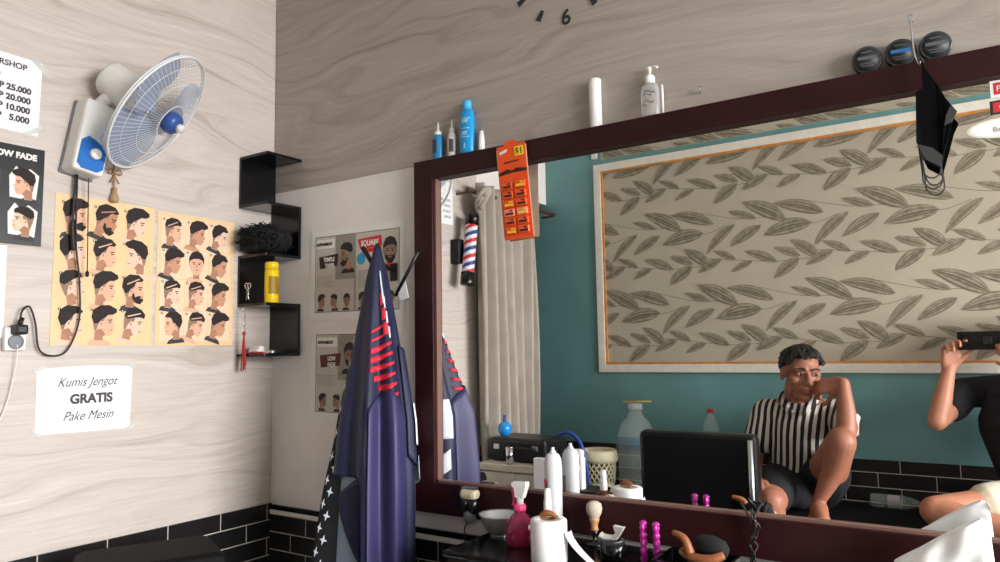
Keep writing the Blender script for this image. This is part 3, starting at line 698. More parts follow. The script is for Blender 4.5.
def cape(th, z, wa=0.0, da=0.0, ph=0.0, amp=.19, n=7, left=None, dk=1.0):
    """a point on the hanging cloth: th = 90 degrees faces the room, 0 the mirror, 180 the corner"""
    g = min(1.0, (1.53 - z) / .45)
    pl = 1 + amp * g * math.sin(n * th + ph) + .05 * g * math.sin(3 * th + 5 * z)
    c, s_ = math.cos(th), math.sin(th)
    w = interp(WD, z) + wa + (interp(left, z) * max(0.0, -c) if left else 0)
    p = V((interp([(a, b_) for a, b_, _ in CXY], z), interp([(a, k_) for a, _, k_ in CXY], z), z)) + E1 * (w * c * (1 + .35 * (pl - 1))) + EV * ((interp(DP, z) * dk + da) * s_ * pl)
    p.y = min(p.y, (-.018 if p.x < .68 else -.045) - .6 * max(0.0, da))
    return p
def cape_mesh(t0, t1, zt, zb, nu, nv, **k):
    b = new()
    def fn(u, v):
        th = D2(t0 + (t1 - t0) * u); a = zt(u) if callable(zt) else zt; c = zb(u) if callable(zb) else zb
        return cape(th, a + (c - a) * v, **k)
    grid(b, fn, nu, nv); return b
HOOK = 'haircut_hook'
hk = thing('coat_hook', 'black two-armed coat hook on the white wall holding the capes', 'hook', (.60, 0, 1.50))
b = new(); box(b, (.588, -.005, 1.452), (.028, .008, .055), bevel=.002); part('hook_plate', b, M_['black'], hk)
b = new(); tube(b, [(.588, -.008, 1.455), (.592, -.050, 1.470), (.594, -.082, 1.500), (.594, -.088, 1.535)], .005, 8); part('hook_arm', b, M_['black'], hk)
b = new(); tube(b, [(.635, -.050, 1.372), (.735, -.060, 1.500)], .0055, 8, smooth=False); part('hook_arm', b, M_['black'], hk)
b = new(); tube(b, [(.575, -.050, 1.430), (.500, -.055, 1.535)], .0075, 8, smooth=False); part('hook_arm', b, M_['black'], hk)
b = new(); box(b, (.664, -.050, 1.385), (.036, .002, .052), R=Matrix.Rotation(-.25, 3, 'Y')); o = obj('paper_tag', b, M_['paper']); tag(o, 'small white paper tag hanging behind the navy cape beside the mirror frame', 'tag')
# patterned black cape furthest back
o = thing('barber_cape', 'black barber cape with white star print, mostly behind the navy cape', 'cape', (.60, -.09, 1.50))
kp = dict(wa=-.004, dk=.45, amp=.05, n=5, left=[(1.5, .0), (1.2, .022), (.95, .046), (.55, .115), (.3, .13)])
part('cape_cloth', cape_mesh(215, 60, 1.44, .30, 50, 40, **kp), M_['cloth_black'], o, thick=.002)
b = new()
for k in range(34):
    z = 1.30 - k * .033; th0 = D2(164 - (k % 2) * 9); r = .015
    c = [cape(th0 + math.cos(a) * q / .16, z + math.sin(a) * q, **dict(kp, wa=-.001, da=.003)) for a, q in ((PI / 4 * i + .2, r if i % 2 == 0 else r * .35) for i in range(8))]
    b.faces.new([b.verts.new(p) for p in c])
part('star_print', b, M_['cape_white'], o, thick=.0006)
# grey-blue cape
o = thing('barber_cape', 'pale grey-blue barber cape showing below the hem of the navy cape', 'cape', (.60, -.09, 1.50))
kg = dict(wa=-.003, dk=.80, amp=.03, n=4, left=[(1.5, .0), (.95, .020), (.55, .055), (.3, .06)])
part('cape_cloth', cape_mesh(182, 80, 1.38, .30, 36, 30, **kg), M_['cape_blue'], o, thick=.002)
b = new(); kd = dict(kg, wa=.001, da=.005)
P = [(166, .790), (118, .860), (118, .610)]; N = 12
grid(b, lambda u, v: cape(D2((P[0][0] * (1 - u) + (P[1][0] * (1 - v) + P[2][0] * v) * u)), P[0][1] * (1 - u) + (P[1][1] * (1 - v) + P[2][1] * v) * u, **kd), N, N)
part('dark_panel', b, M_['cape_navy'], o, thick=.0008)
# navy cape with red bars
o = thing('barber_cape', 'navy barber cape with red bars, in front of the other capes', 'cape', (.60, -.09, 1.50))
def hem(u):
    t = 200 - 260 * u
    return .30 if t < 112 else (.850 if t > 120 else .850 - (120 - t) / 8 * .55)
part('cape_cloth', cape_mesh(200, -60, 1.528, hem, 110, 60, left=[(1.5, .0), (1.2, .014), (.95, .030), (.82, .036), (.3, .036)]), M_['cape_navy'], o, thick=.002)
kr = dict(wa=.003, da=.004)
b = new()
for k in range(8):
    z = 1.262 - k * .0265; t0, t1 = 112 - max(0, k - 4) * 9, 58 - k * 1.5; hh = .0170 if k > 1 else .009
    grid(b, lambda u, v: cape(D2(t0 + (t1 - t0) * u), z + .030 * u * (1 - .1 * k) - hh * v * (.55 + .45 * math.sin(PI * min(1, .25 + u))), **kr), 12, 2)
for k in range(3):
    z = 1.375 - k * .045
    grid(b, lambda u, v: cape(D2(84 - 16 * u - 3 * k), z - .038 * v + .006 * u, **kr), 4, 4)
part('red_bars', b, M_['cape_red'], o, thick=.0006)
b = new(); grid(b, lambda u, v: cape(D2(82 - 7 * u - 8 * v), 1.445 - .10 * v, wa=.004, da=.005), 2, 8)
for k in range(3): grid(b, lambda u, v: cape(D2(70 - 5 * u - 4 * k), 1.365 - k * .045 - .034 * v, wa=.004, da=.005), 2, 4)
part('white_flash', b, M_['cape_white'], o, thick=.0006)
part('purple_lining', cape_mesh(112, 38, lambda u: 1.04 + .05 * math.sin(PI * u), .30, 44, 36, wa=.003, da=.007), M_['cape_purple'], o, thick=.0015)
part('side_flap', cape_mesh(34, -34, lambda u: 1.22 - .05 * u, lambda u: .86 + .10 * abs(u - .4), 18, 24, wa=.010, da=.010), M_['cape_navy'], o, thick=.0015)
b = new(); kf = dict(wa=.013, da=.014)
grid(b, lambda u, v: cape(D2(8 - 26 * u * (1 - abs(2 * v - 1))), 1.05 - .085 * v, **kf), 6, 8); part('white_corner', b, M_['cape_white'], o, thick=.0008)
b = new(); grid(b, lambda u, v: cape(D2(19 - 70 * u * (.35 + .65 * (1 - abs(2 * v - 1)))), 1.05 - .12 * v, wa=.016, da=.020), 8, 12); grid(b, lambda u, v: cape(D2(14 - 50 * u), .90 - .06 * v - .03 * math.sin(PI * u), wa=.016, da=.020), 10, 6); part('pale_fold', b, M_['cape_white'], o, thick=.0008)

# ------------------------------------------------------------------ things standing on top of the mirror frame
TZ = 1.7852; TY = -.0185
def squash(bm, y0, f):
    for v in bm.verts: v.co.y = y0 + (v.co.y - y0) * f
mk('bottle_blue', (46, 128, 176), 0.35, var=0.05); mk('shampoo_blue', (24, 150, 214), 0.3, var=0.04); mk('shampoo_cap', (70, 172, 224), 0.3); mk('bottle_white', (196, 190, 182), 0.35); mk('label_dark', (30, 60, 90), 0.5); mk('label_pale', (150, 200, 226), 0.5)
mk('clear_plastic', (206, 202, 200), 0.2, alpha=0.42, var=0.02); mk('label_grey', (126, 122, 124), 0.5)
o = thing('tonic_bottle', 'small blue bottle with white nozzle, leftmost on top of the mirror frame', 'bottle', (.783, TY, TZ))
b = new(); lathe(b, [(.0, 0), (.0165, 0), (.018, .004), (.018, .062), (.016, .072), (.010, .077)], (.783, TY, TZ), seg=24); squash(b, TY, .85); bd = part('body', b, M_['bottle_blue'], o)
b = new(); lathe(b, [(.0185, .018), (.0185, .060)], (.783, TY, TZ), seg=24, cap=False); squash(b, TY, .85)
for f in [f for f in b.faces if f.calc_center_median().y > TY - .008 or f.calc_center_median().x > .786]: b.faces.remove(f)
part('label', b, M_['label_dark'], o)
b = new(); lathe(b, [(.011, .076), (.011, .086), (.004, .090), (.0025, .108), (.001, .118)], (.783, TY, TZ), seg=16); part('nozzle', b, M_['white_plastic'], o)
o = thing('tonic_bottle', 'slim whitish bottle with pointed nozzle between the two blue bottles', 'bottle', (.836, TY, TZ))
b = new(); lathe(b, [(.0, 0), (.0135, 0), (.0145, .004), (.0145, .058), (.012, .070), (.008, .076)], (.836, TY, TZ), seg=20); part('body', b, M_['bottle_white'], o)
b = new(); lathe(b, [(.0150, .012), (.0150, .052)], (.836, TY, TZ), seg=20, cap=False)
for f in [f for f in b.faces if abs(f.calc_center_median().x - .842) > .006 or f.calc_center_median().y > TY]: b.faces.remove(f)
part('label', b, M_['ink_soft'], o)
b = new(); lathe(b, [(.0085, .075), (.0085, .088), (.004, .092), (.0028, .110), (.0012, .116)], (.836, TY, TZ), seg=14); part('nozzle', b, M_['bottle_white'], o)
o = thing('shampoo_bottle', 'tall bright blue shampoo bottle on top of the mirror frame', 'bottle', (.894, TY, TZ))
b = new(); lathe(b, [(.0, 0), (.0235, 0), (.0250, .005), (.0255, .060), (.0250, .110), (.0215, .128), (.0150, .134)], (.894, TY, TZ), seg=28); squash(b, TY, .66); part('body', b, M_['shampoo_blue'], o)
b = new(); lathe(b, [(.0145, .133), (.0145, .156), (.0130, .162), (.0, .163)], (.894, TY, TZ), seg=24); squash(b, TY, .9); part('cap', b, M_['shampoo_cap'], o)
b = new()
for z0, hh, wv in ((.104, .003, .026), (.096, .010, .022), (.074, .003, .026), (.060, .012, .022), (.048, .003, .024), (.022, .018, .010)):
    grid(b, lambda u, v: (.894 + (u - .42) * wv * 1.2, TY - .0172 + .0035 * ((u - .42) * 2) ** 2, TZ + z0 + (v - .5) * hh), 6, 1)
part('label_print', b, M_['label_pale'], o, thick=.0006)
o = thing('cream_tube', 'small white pointed tube right of the tall blue shampoo bottle', 'tube', (.946, TY, TZ))
b = new(); lathe(b, [(.0, 0), (.0095, 0), (.0100, .004), (.0095, .030), (.0060, .060)], (.946, TY, TZ), seg=18); part('body', b, M_['white_plastic'], o)
b = new(); lathe(b, [(.0055, .059), (.0040, .070), (.0025, .074), (.0, .0745)], (.946, TY, TZ), seg=14); part('tip', b, M_['grey_plastic'], o)
o = thing('paper_roll', 'upright white roll standing alone on top of the mirror frame', 'roll', (1.319, TY, TZ))
b = new(); lathe(b, [(.005, 0), (.0168, 0), (.0168, .132), (.014, .134), (.005, .133)], (1.319, TY, TZ), seg=28); part('sheet_roll', b, M_['white_plastic'], o)
b = new(); lathe(b, [(.0050, .001), (.0050, .1335)], (1.319, TY, TZ), seg=12); part('core', b, M_['grey_plastic'], o)
o = thing('pump_bottle', 'clear pump bottle with grey label lettering on top of the mirror frame', 'bottle', (1.474, TY, TZ))
b = new(); lathe(b, [(.0, 0), (.0235, 0), (.0250, .004), (.0255, .066), (.0215, .082), (.012, .088)], (1.474, TY, TZ), seg=28); squash(b, TY, .66); part('body', b, M_['clear_plastic'], o)
b = new(); lathe(b, [(.0130, .086), (.0130, .104), (.0105, .108)], (1.474, TY, TZ), seg=20); part('collar', b, M_['white_plastic'], o)
b = new(); lathe(b, [(.0045, .106), (.0045, .122), (.008, .124), (.008, .130), (.0, .131)], (1.474, TY, TZ), seg=14); tube(b, [(1.474, TY, TZ + .127), (1.488, TY - .004, TZ + .128), (1.498, TY - .006, TZ + .124)], .0032, 8); part('pump', b, M_['white_plastic'], o)
b = new()
for z0, hh, x0, wv in ((.062, .004, -.010, .030), (.055, .003, -.012, .024), (.036, .0035, -.010, .028), (.029, .004, -.016, .012)):
    grid(b, lambda u, v: (1.474 + x0 + u * wv, TY - .0172 + .003 * (((x0 + u * wv) / .02)) ** 2, TZ + z0 + (v - .5) * hh + .003 * math.sin(u * 6)), 8, 1)
part('label_print', b, M_['label_grey'], o, thick=.0005)
b = new(); lathe(b, [(.0, 0), (.0030, .0), (.0030, .074), (.0020, .078), (.0, .0785)], (1.506, TY, TZ), seg=10); o = obj('thin_stick', b, M_['white_plastic']); tag(o, 'thin white stick standing just right of the clear pump bottle', 'stick')
o = thing('wall_nail', 'small bent nail in the wood wall right of the pump bottle', 'nail', (1.60, 0, 1.828))
b = new(); tube(b, [(1.600, -.004, 1.826), (1.600, -.014, 1.828), (1.602, -.018, 1.836)], .0020, 6); part('shank', b, M_['steel'], o)
b = new(); lathe(b, [(.0, 0), (.0042, 0), (.0042, .0015), (0, .0016)], (1.602, -.018, 1.836), (0, -.4, 1), 12); part('nail_head', b, M_['black'], o)
# three pomade tins on edge
mk('tin_black', (28, 28, 30), 0.35, var=0.1); mk('tin_rim', (52, 54, 58), 0.3); mk('tin_label', (38, 42, 44), 0.5); mk('tin_blue', (36, 110, 170), 0.5); mk('tin_print', (84, 86, 84), 0.6)
for x, lab, mt_ in ((1.972, 'leftmost dark pomade tin on edge above the mirror frame', 'tin_label'), (2.036, 'pomade tin with a blue label, middle of the three above the mirror', 'tin_blue'), (2.100, 'rightmost pomade tin on edge, just above the hanging black mask', 'tin_label')):
    r = .0292; ax = V((.10, -1, -.10)).normalized(); c0_ = V((x, -.008, TZ + r))
    o = thing('pomade_tin', lab, 'tin', (x, -.015, TZ), group='pomade tins on the mirror frame')
    b = new(); lathe(b, [(.0, 0), (r * .97, 0), (r, .002), (r, .012)], c0_, ax, 36); part('can', b, M_['tin_black'], o)
    b = new(); lathe(b, [(r * 1.0, .0122), (r * 1.02, .014), (r * 1.02, .021), (r * .96, .023), (r * .86, .0225), (.0, .0225)], c0_, ax, 36); lid = part('lid', b, M_['tin_rim'], o)
    b = new(); lathe(b, [(r * .84, .0226), (r * .84, .0232), (.0, .0233)], c0_, ax, 32); part('label', b, M_['tin_label'], lid)
    b = new(); u_, v_, a_ = basis(ax)
    def lp(uu, vv, hh=.0239): return c0_ + a_ * hh + u_ * uu + v_ * vv
    for k, (vv, hw, hh) in enumerate(((.004, .62, .007), (-.008, .5, .0018), (-.013, .4, .0018), (.016, .36, .0022))):
        q = [lp(-r * hw, vv - hh / 2), lp(r * hw, vv - hh / 2), lp(r * hw, vv + hh / 2), lp(-r * hw, vv + hh / 2)]
        f = b.faces.new([b.verts.new(p) for p in q]); f.material_index = 0 if k == 0 else 1
    part('label_print', b, [M_[mt_] if mt_ == 'tin_blue' else M_['tin_print'], M_['tin_print']], lid, fix=False)
# hook and face mask
o = thing('wall_hook', 'chrome razor-like hook rising between the pomade tins above the mirror', 'hook', (2.065, -.03, 1.79))
b = new(); tube(b, [(2.062, -.038, 1.885), (2.062, -.042, 1.85), (2.064, -.044, 1.80), (2.072, -.050, 1.772), (2.074, -.056, 1.776)], .0022, 7); part('shank', b, M_['chrome'], o)
b = new(); box(b, (2.062, -.038, 1.878), (.011, .004, .018), bevel=.001); part('hook_head', b, M_['chrome'], o)
mk('mask_black', (9, 9, 10), 0.95, var=0.2, scale=200, spec=0.1); mk('mask_grey', (58, 58, 57), 0.85)
o = thing('face_mask', 'black cloth face mask dangling by its loop over the top mirror frame', 'face mask', (2.075, -.055, 1.77))
mo = [(2.0769, 1.7763), (2.0827, 1.7558), (2.0985, 1.7248), (2.1129, 1.6882), (2.1306, 1.6577), (2.1207, 1.637), (2.1063, 1.6272), (2.101, 1.5704), (2.0961, 1.5485), (2.0694, 1.5692), (2.0576, 1.6089), (2.0621, 1.7115), (2.0768, 1.7169), (2.075, 1.7469)]
b = new(); vs = [b.verts.new(V((x, -.052 - .012 * math.sin((1.78 - z) * 14), z))) for x, z in mo]; b.faces.new(vs)
bmesh.ops.triangulate(b, faces=b.faces[:]); part('cloth', b, M_['mask_black'], o, thick=.006)
b = new(); mo2 = [(2.1205, 1.6700), (2.1305, 1.6577), (2.1207, 1.637), (2.108, 1.632), (2.112, 1.652)]; prism(b, mo2, 0, .004, M=Matrix(((1, 0, 0, 0), (0, 0, -1, -.064), (0, 1, 0, 0), (0, 0, 0, 1)))); part('edge_fold', b, M_['mask_grey'], o)
b = new(); mo3 = [(2.0590, 1.602), (2.0700, 1.570), (2.0960, 1.5500), (2.1005, 1.5720), (2.085, 1.590)]; prism(b, mo3, 0, .004, M=Matrix(((1, 0, 0, 0), (0, 0, -1, -.064), (0, 1, 0, 0), (0, 0, 0, 1)))); part('lower_fold', b, M_['mask_grey'], o)
b = new(); tube(b, [(2.0594, -.05, 1.6085), (2.063, -.05, 1.5515), (2.0649, -.05, 1.5242), (2.0798, -.05, 1.5097), (2.0961, -.05, 1.5198), (2.0970, -.05, 1.548)], .0016, 6); tube(b, [(2.060, -.052, 1.600), (2.066, -.052, 1.546), (2.080, -.052, 1.532), (2.094, -.052, 1.540), (2.098, -.052, 1.566)], .0016, 6); part('ear_loop', b, M_['mask_grey'], o)
b = new(); tube(b, [(2.076, -.052, 1.770), (2.070, -.054, 1.780), (2.074, -.056, 1.786), (2.080, -.053, 1.772)], .0014, 6); part('ear_loop', b, M_['mask_grey'], o)

# ------------------------------------------------------------------ orange card of blister packs
mk('card_orange', (236, 84, 28), 0.4, var=0.05); mk('card_dark', (60, 26, 26), 0.5); mk('card_yellow', (246, 206, 40), 0.5, var=0); mk('blister', (226, 92, 44), 0.15, var=0.2, scale=120); mk('blister_hi', (240, 140, 110), 0.3); mk('card_back', (226, 196, 176), 0.6)
cm = on_mirror_wall(1.028, 1.508, -.046, 0.040) @ Matrix.Translation((0, .268, 0)) @ Matrix.Rotation(.075, 4, 'X') @ Matrix.Translation((0, -.268, 0))
o = thing('blister_card', 'orange card of twelve blister packs hanging over the mirror frame', 'blister card', M=cm)
W, H = .094, .268
b = new(); prism(b, [(0, 0), (W, 0), (W, H), (.068, H), (.064, H + .012), (.030, H + .012), (.024, H), (0, H)], -.0006, .0006); lpart('card', b, [M_['card_orange']], o)
b = new(); box(b, (W / 2, H / 2 - .002, -.0012), (W + .006, H - .01, .0006)); lpart('backing', b, M_['card_back'], o)
b = new(); box(b, (W * .78, H - .022, .0010), (.030, .026, .0006)); yb = lpart('price_flash', b, M_['card_yellow'], o)
lettering(o, '$1', .025, W * .78, H - .031, .0014, M_['ink'], align='CENTER', bold=.0003)
b = new(); poly(b, [(.008, H - .024), (.034, H - .018), (.034, H - .010), (.008, H - .016)], .0010, 0)
poly(b, [(.02, H - .052), (.07, H - .050), (.07, H - .046), (.02, H - .047)], .0010, 1)
poly(b, [(.0, H - .076), (.03, H - .068), (.045, H - .074), (.06, H - .068), (.094, H - .074), (.094, H - .082), (.05, H - .080), (.0, H - .084)], .0010, 1)
lpart('card_print', b, [M_['print_white'], M_['card_dark']], o, fix=False)
for r in range(6):
    for c in range(2):
        b = new(); cx0, cy0 = .026 + c * .042, .024 + r * .0255
        box(b, (cx0, cy0, .0045), (.036, .021, .008), bevel=.0035); lo = lpart('blister_pack', b, M_['blister'] if r != 2 else M_['blister_hi'], o)
        b = new(); box(b, (cx0 + .002, cy0 - .003, .0087), (.026, .006, .0006)); box(b, (cx0 + .008, cy0 + .005, .0087), (.010, .004, .0006)); lpart('blade_print', b, M_['card_dark'] if (r + c) % 3 else M_['card_yellow'], lo)
# stickers on the glass, top right
def sticker(name, label, x, z, W, H, m1, txt, m2, rnd_=False):
    o = thing(name, label, 'sticker', M=on_mirror_wall(x, z, -.0123))
    b = new(); prism(b, ellipse(0, 0, W / 2, H / 2, 40) if rnd_ else [(-W / 2, -H / 2), (W / 2, -H / 2), (W / 2, H / 2), (-W / 2, H / 2)], 0, .0004); lpart('backing', b, m1, o)
    b = new()
    if rnd_:
        prism(b, ellipse(0, 0, W * .46, H * .42, 40), .0004, .0006); lpart('face', b, M_['paper'], o)
    else:
        prism(b, [(-W * .40, -H * .36), (W * .44, -H * .36), (W * .44, H * .36), (-W * .40, H * .36)], .0004, .0007); lpart('face', b, m2, o)
    lettering(o, txt, H * (.5 if not rnd_ else .34), 0, -H * .17, .0009, M_['print_white'] if not rnd_ else M_['print_grey'], align='CENTER')
sticker('glass_sticker', 'red and white sticker on the glass, uppermost at the right edge', 2.215, 1.704, .052, .034, M_['paper'], 'PRO', M_['print_red'])
sticker('glass_sticker', 'black and pink sticker on the glass between the red and the oval one', 2.212, 1.666, .052, .028, M_['ink'], 'GO', M_['print_red'])
sticker('glass_sticker', 'white oval sticker on the mirror glass at the right edge', 2.207, 1.624, .125, .040, M_['white_trim'], 'Barber', M_['paper'], True)
# stick-on wall clock
ck = thing('wall_clock', 'stick-on wall clock of black numerals high on the wood wall', 'clock', M=on_mirror_wall(1.231, 2.292, -.0045))
lettering(ck, '6', .062, 0, -.190, .002, M_['ink'], align='CENTER', bold=.001, name='numeral'); lettering(ck, '12', .062, 0, .145, .002, M_['ink'], align='CENTER', bold=.001, name='numeral')
lettering(ck, '3', .062, .168, -.022, .002, M_['ink'], align='CENTER', bold=.001, name='numeral'); lettering(ck, '9', .062, -.168, -.022, .002, M_['ink'], align='CENTER', bold=.001, name='numeral')
for k in range(12):
    if k % 3 == 0: continue
    a = k * PI / 6; b = new(); R3 = Matrix.Rotation(-a, 3, 'Z')
    for p in [0]:
        prism(b, [(R3 @ V(q + (0,)))[:2] for q in ((-.0042, .150), (.0042, .150), (.0085, .180), (-.0085, .180))], 0, .003)
    lpart('hour_bar', b, M_['ink'], ck)
b = new(); prism(b, ellipse(0, 0, .028, .028, 28), 0, .012); lpart('movement', b, M_['black_gloss'], ck)
b = new(); prism(b, [(-.005, -.02), (.005, -.02), (.003, .075), (-.003, .075)], .013, .0145); lpart('hour_hand', b, M_['ink'], ck)
b = new(); prism(b, [(-.02, -.004), (-.02, .004), (.105, .0025), (.105, -.0025)], .015, .0165); lpart('minute_hand', b, M_['ink'], ck)
# ------------------------------------------------------------------ on the counter
CTz = .7102
mk('bowl_steel', (196, 196, 198), 0.28, metal=0.55, var=0.03); mk('clear_pink', (164, 36, 84), 0.12, var=0.05, alpha=0.72); mk('pink', (232, 66, 128), 0.35); mk('tissue', (238, 236, 234), 0.9, var=0.03, scale=60); mk('core_card', (150, 108, 72), 0.8); mk('amber', (74, 34, 22), 0.15); mk('bristle', (186, 172, 158), 0.95, var=0.25, scale=400); mk('tan_wood', (190, 140, 96), 0.45, var=0.15, scale=20); mk('cream_clipper', (206, 192, 160), 0.4); mk('magenta', (176, 32, 138), 0.3, var=0.15, scale=60); mk('white_can', (204, 204, 207), 0.3, var=0.02); mk('orange_wood', (136, 80, 46), 0.45, var=0.2, scale=24)
# cream and black hair clipper standing in its charger
CLX, CLY = .918, -.062
o = thing('hair_clipper', 'cream and black hair clipper hanging on the bottom mirror frame, left of the metal bowl', 'clipper', (CLX, CLY, CTz))
b = new(); lathe(b, [(.0, .012), (.012, .012), (.018, .020), (.018, .040), (.012, .046)], (CLX, CLY, CTz), seg=24); box(b, (CLX, CLY + .018, CTz + .050), (.016, .018, .03)); part('wall_holder', b, M_['grey_plastic'], o)
b = new(); ell(b, (CLX - .013, CLY - .003, CTz + .060), (.016, .018, .026)); ell(b, (CLX + .015, CLY - .003, CTz + .060), (.015, .018, .024)); ell(b, (CLX + .001, CLY + .003, CTz + .056), (.02, .016, .03)); part('body', b, M_['black_gloss'], o)
b = new(); box(b, (CLX, CLY, CTz + .090), (.054, .036, .028), bevel=.011); part('head', b, M_['cream_clipper'], o)
b = new(); [box(b, (CLX - .022 + k * .004, CLY, CTz + .106), (.002, .018, .006)) for k in range(12)]; part('cutter', b, M_['steel'], o)
b = new(); tube(b, [(CLX, CLY, CTz + .016), (CLX - .022, CLY + .005, CTz - .005), (CLX - .030, CLY + .015, .66), (CLX - .030, CLY + .02, .58), (CLX - .028, CLY + .03, .48)], .0020, 6); part('power_cord', b, M_['cable'], o)
o = thing('metal_bowl', 'shallow steel bowl on the counter left of the pink spray bottle', 'bowl', (1.047, -.088, CTz))
bz = CTz
b = new(); lathe(b, [(.0, .002), (.026, .002), (.044, .020), (.054, .048), (.0575, .054), (.0575, .056), (.0525, .053), (.042, .024), (.025, .006), (.0, .006)], (1.040, -.092, bz), seg=40, cap=False); part('basin', b, M_['bowl_steel'], o)
b = new(); lathe(b, [(.024, 0), (.027, 0), (.027, .004), (.024, .004)], (1.040, -.092, bz), seg=32); part('foot_ring', b, M_['steel'], o)
px_, py_ = 1.139, -.150
o = thing('spray_bottle', 'round pink spray bottle with white and pink trigger head', 'spray bottle', (px_, py_, CTz))
b = new(); lathe(b, [(.0, 0), (.031, 0), (.0365, .006), (.0385, .030), (.0355, .052), (.0225, .072), (.013, .080), (.012, .088)], (px_, py_, CTz), seg=32); part('body', b, M_['clear_pink'], o)
b = new(); lathe(b, [(.0145, .084), (.0155, .088), (.0155, .098), (.012, .101)], (px_, py_, CTz), seg=24); part('collar', b, M_['pink'], o)
b = new(); lathe(b, [(.0095, .100), (.0100, .118), (.0085, .124)], (px_, py_, CTz), seg=16); 
prism(b, [(-.010, .118), (.012, .116), (.024, .150), (.022, .157), (-.018, .155), (-.020, .146), (-.012, .140)], -.009, .009, M=Matrix.Translation((px_, py_, CTz)) @ Matrix(((1, 0, 0, 0), (0, 0, -1, 0), (0, 1, 0, 0), (0, 0, 0, 1)))); part('spray_head', b, M_['white_plastic'], o)
b = new(); prism(b, [(-.018, .150), (-.024, .152), (-.022, .130), (-.017, .108), (-.022, .098), (-.016, .096), (-.011, .110), (-.014, .132)], -.005, .005, M=Matrix.Translation((px_, py_, CTz)) @ Matrix(((1, 0, 0, 0), (0, 0, -1, 0), (0, 1, 0, 0), (0, 0, 0, 1)))); part('trigger', b, M_['pink'], o)
sx_, sy_ = 1.187, -.0605
o = thing('spray_can', 'tall slim white spray can behind the toilet paper roll', 'spray can', (sx_, sy_, CTz))
b = new(); lathe(b, [(.0, 0), (.021, 0), (.0225, .003), (.0225, .196), (.0215, .205), (.016, .216), (.010, .220)], (sx_, sy_, CTz), seg=32); part('can', b, M_['white_can'], o)
b = new(); lathe(b, [(.008, .219), (.008, .224), (.0045, .226), (.0045, .234), (.0, .2345)], (sx_, sy_, CTz), seg=14); part('valve', b, M_['white_plastic'], o)
b = new(); lathe(b, [(.0228, .05), (.0228, .150)], (sx_, sy_, CTz), seg=32, cap=False)
for f in [f for f in b.faces if f.calc_center_median().x > sx_ - .006]: b.faces.remove(f)
part('label', b, M_['label_grey'], o)
b = new(); box(b, (sx_ - .010, sy_ - .0205, CTz + .150), (.014, .002, .004)); box(b, (sx_ - .016, sy_ - .0155, CTz + .140), (.008, .002, .028), R=Matrix.Rotation(-.8, 3, 'Z')); part('label_print', b, M_['print_red'], o)
ax_, ay_ = 1.231, -.168
o = thing('pump_dispenser', 'small amber bottle with white pump cap behind the toilet paper roll', 'bottle', (ax_, ay_, CTz))
b = new(); lathe(b, [(.0, 0), (.0165, 0), (.0175, .004), (.0175, .080), (.013, .092), (.009, .096)], (ax_, ay_, CTz), seg=24); part('body', b, M_['amber'], o)
b = new(); lathe(b, [(.010, .095), (.0105, .100), (.0105, .118), (.0085, .126), (.0085, .144), (.006, .150), (.0, .151)], (ax_, ay_, CTz), seg=20); part('pump_cap', b, M_['white_plastic'], o)
rx_, ry_ = 1.272, -.236
o = thing('toilet_roll', 'white toilet paper roll near the front of the counter', 'toilet roll', (rx_, ry_, CTz))
b = new(); lathe(b, [(.017, 0), (.040, 0), (.0425, .003), (.0425, .093), (.040, .096), (.017, .096), (.017, .0)], (rx_, ry_, CTz), seg=40, cap=False); part('paper', b, M_['tissue'], o)
b = new(); lathe(b, [(.0172, .0), (.0172, .097), (.0160, .097), (.0160, 0)], (rx_, ry_, CTz), seg=24, cap=False); part('core', b, M_['core_card'], o)
b = new(); grid(b, lambda u, v: (rx_ + .0425 + .004 + .070 * v ** 1.3 + .006 * math.sin(u * 3), ry_ + .006 + (u - .5) * .03 * (1 - .3 * v), CTz + .072 - .069 * v ** .8), 4, 12); part('loose_sheet', b, M_['tissue'], o, thick=.001)
o = thing('hair_clip', 'brown claw clip lying on top of the toilet paper roll', 'hair clip', (rx_, ry_, CTz + .096))
b = new(); tube(b, [(rx_ - .020, ry_ - .006, CTz + .101), (rx_ - .004, ry_, CTz + .109), (rx_ + .016, ry_ + .006, CTz + .104)], lambda t: .0035 + .004 * math.sin(PI * t), 8); part('shell', b, M_['orange_wood'], o)
b = new(); tube(b, [(rx_ - .018, ry_ + .008, CTz + .100), (rx_ + .002, ry_ + .010, CTz + .103), (rx_ + .018, ry_ + .014, CTz + .100)], .003, 8); part('shell', b, M_['core_card'], o)
bx_, by_ = 1.301, -.058
o = thing('shaving_brush', 'shaving brush with pale round bristles upright in a black stand', 'shaving brush', (bx_, by_, CTz))
b = new(); lathe(b, [(.0, .108), (.010, .107), (.018, .101), (.0205, .090), (.018, .077), (.0125, .068)], (bx_, by_, CTz), seg=28, cap=False); part('bristles', b, M_['bristle'], o)
b = new(); lathe(b, [(.0, .070), (.0125, .069), (.0128, .061), (.0095, .054), (.0085, .043), (.0105, .037), (.0, .036)], (bx_, by_, CTz), seg=24, cap=False); part('handle', b, M_['tan_wood'], o)
b = new(); lathe(b, [(.0, 0), (.022, 0), (.022, .005), (.006, .008), (.005, .026), (.011, .036), (.0, .037)], (bx_, by_, CTz), seg=24, cap=False); part('stand', b, M_['black_gloss'], o)
o = thing('tool_cup', 'black cup beside the shaving brush holding a white trimmer', 'cup', (1.372, -.130, CTz))
b = new(); lathe(b, [(.0, 0), (.026, 0), (.028, .003), (.030, .046), (.027, .046), (.025, .004), (.0, .004)], (1.392, -.150, CTz), seg=28, cap=False); part('shell', b, M_['black_gloss'], o)
b = new(); lathe(b, [(.0305, .038), (.0312, .046), (.0300, .048)], (1.392, -.150, CTz), seg=28, cap=False); part('rim', b, M_['tin_rim'], o)
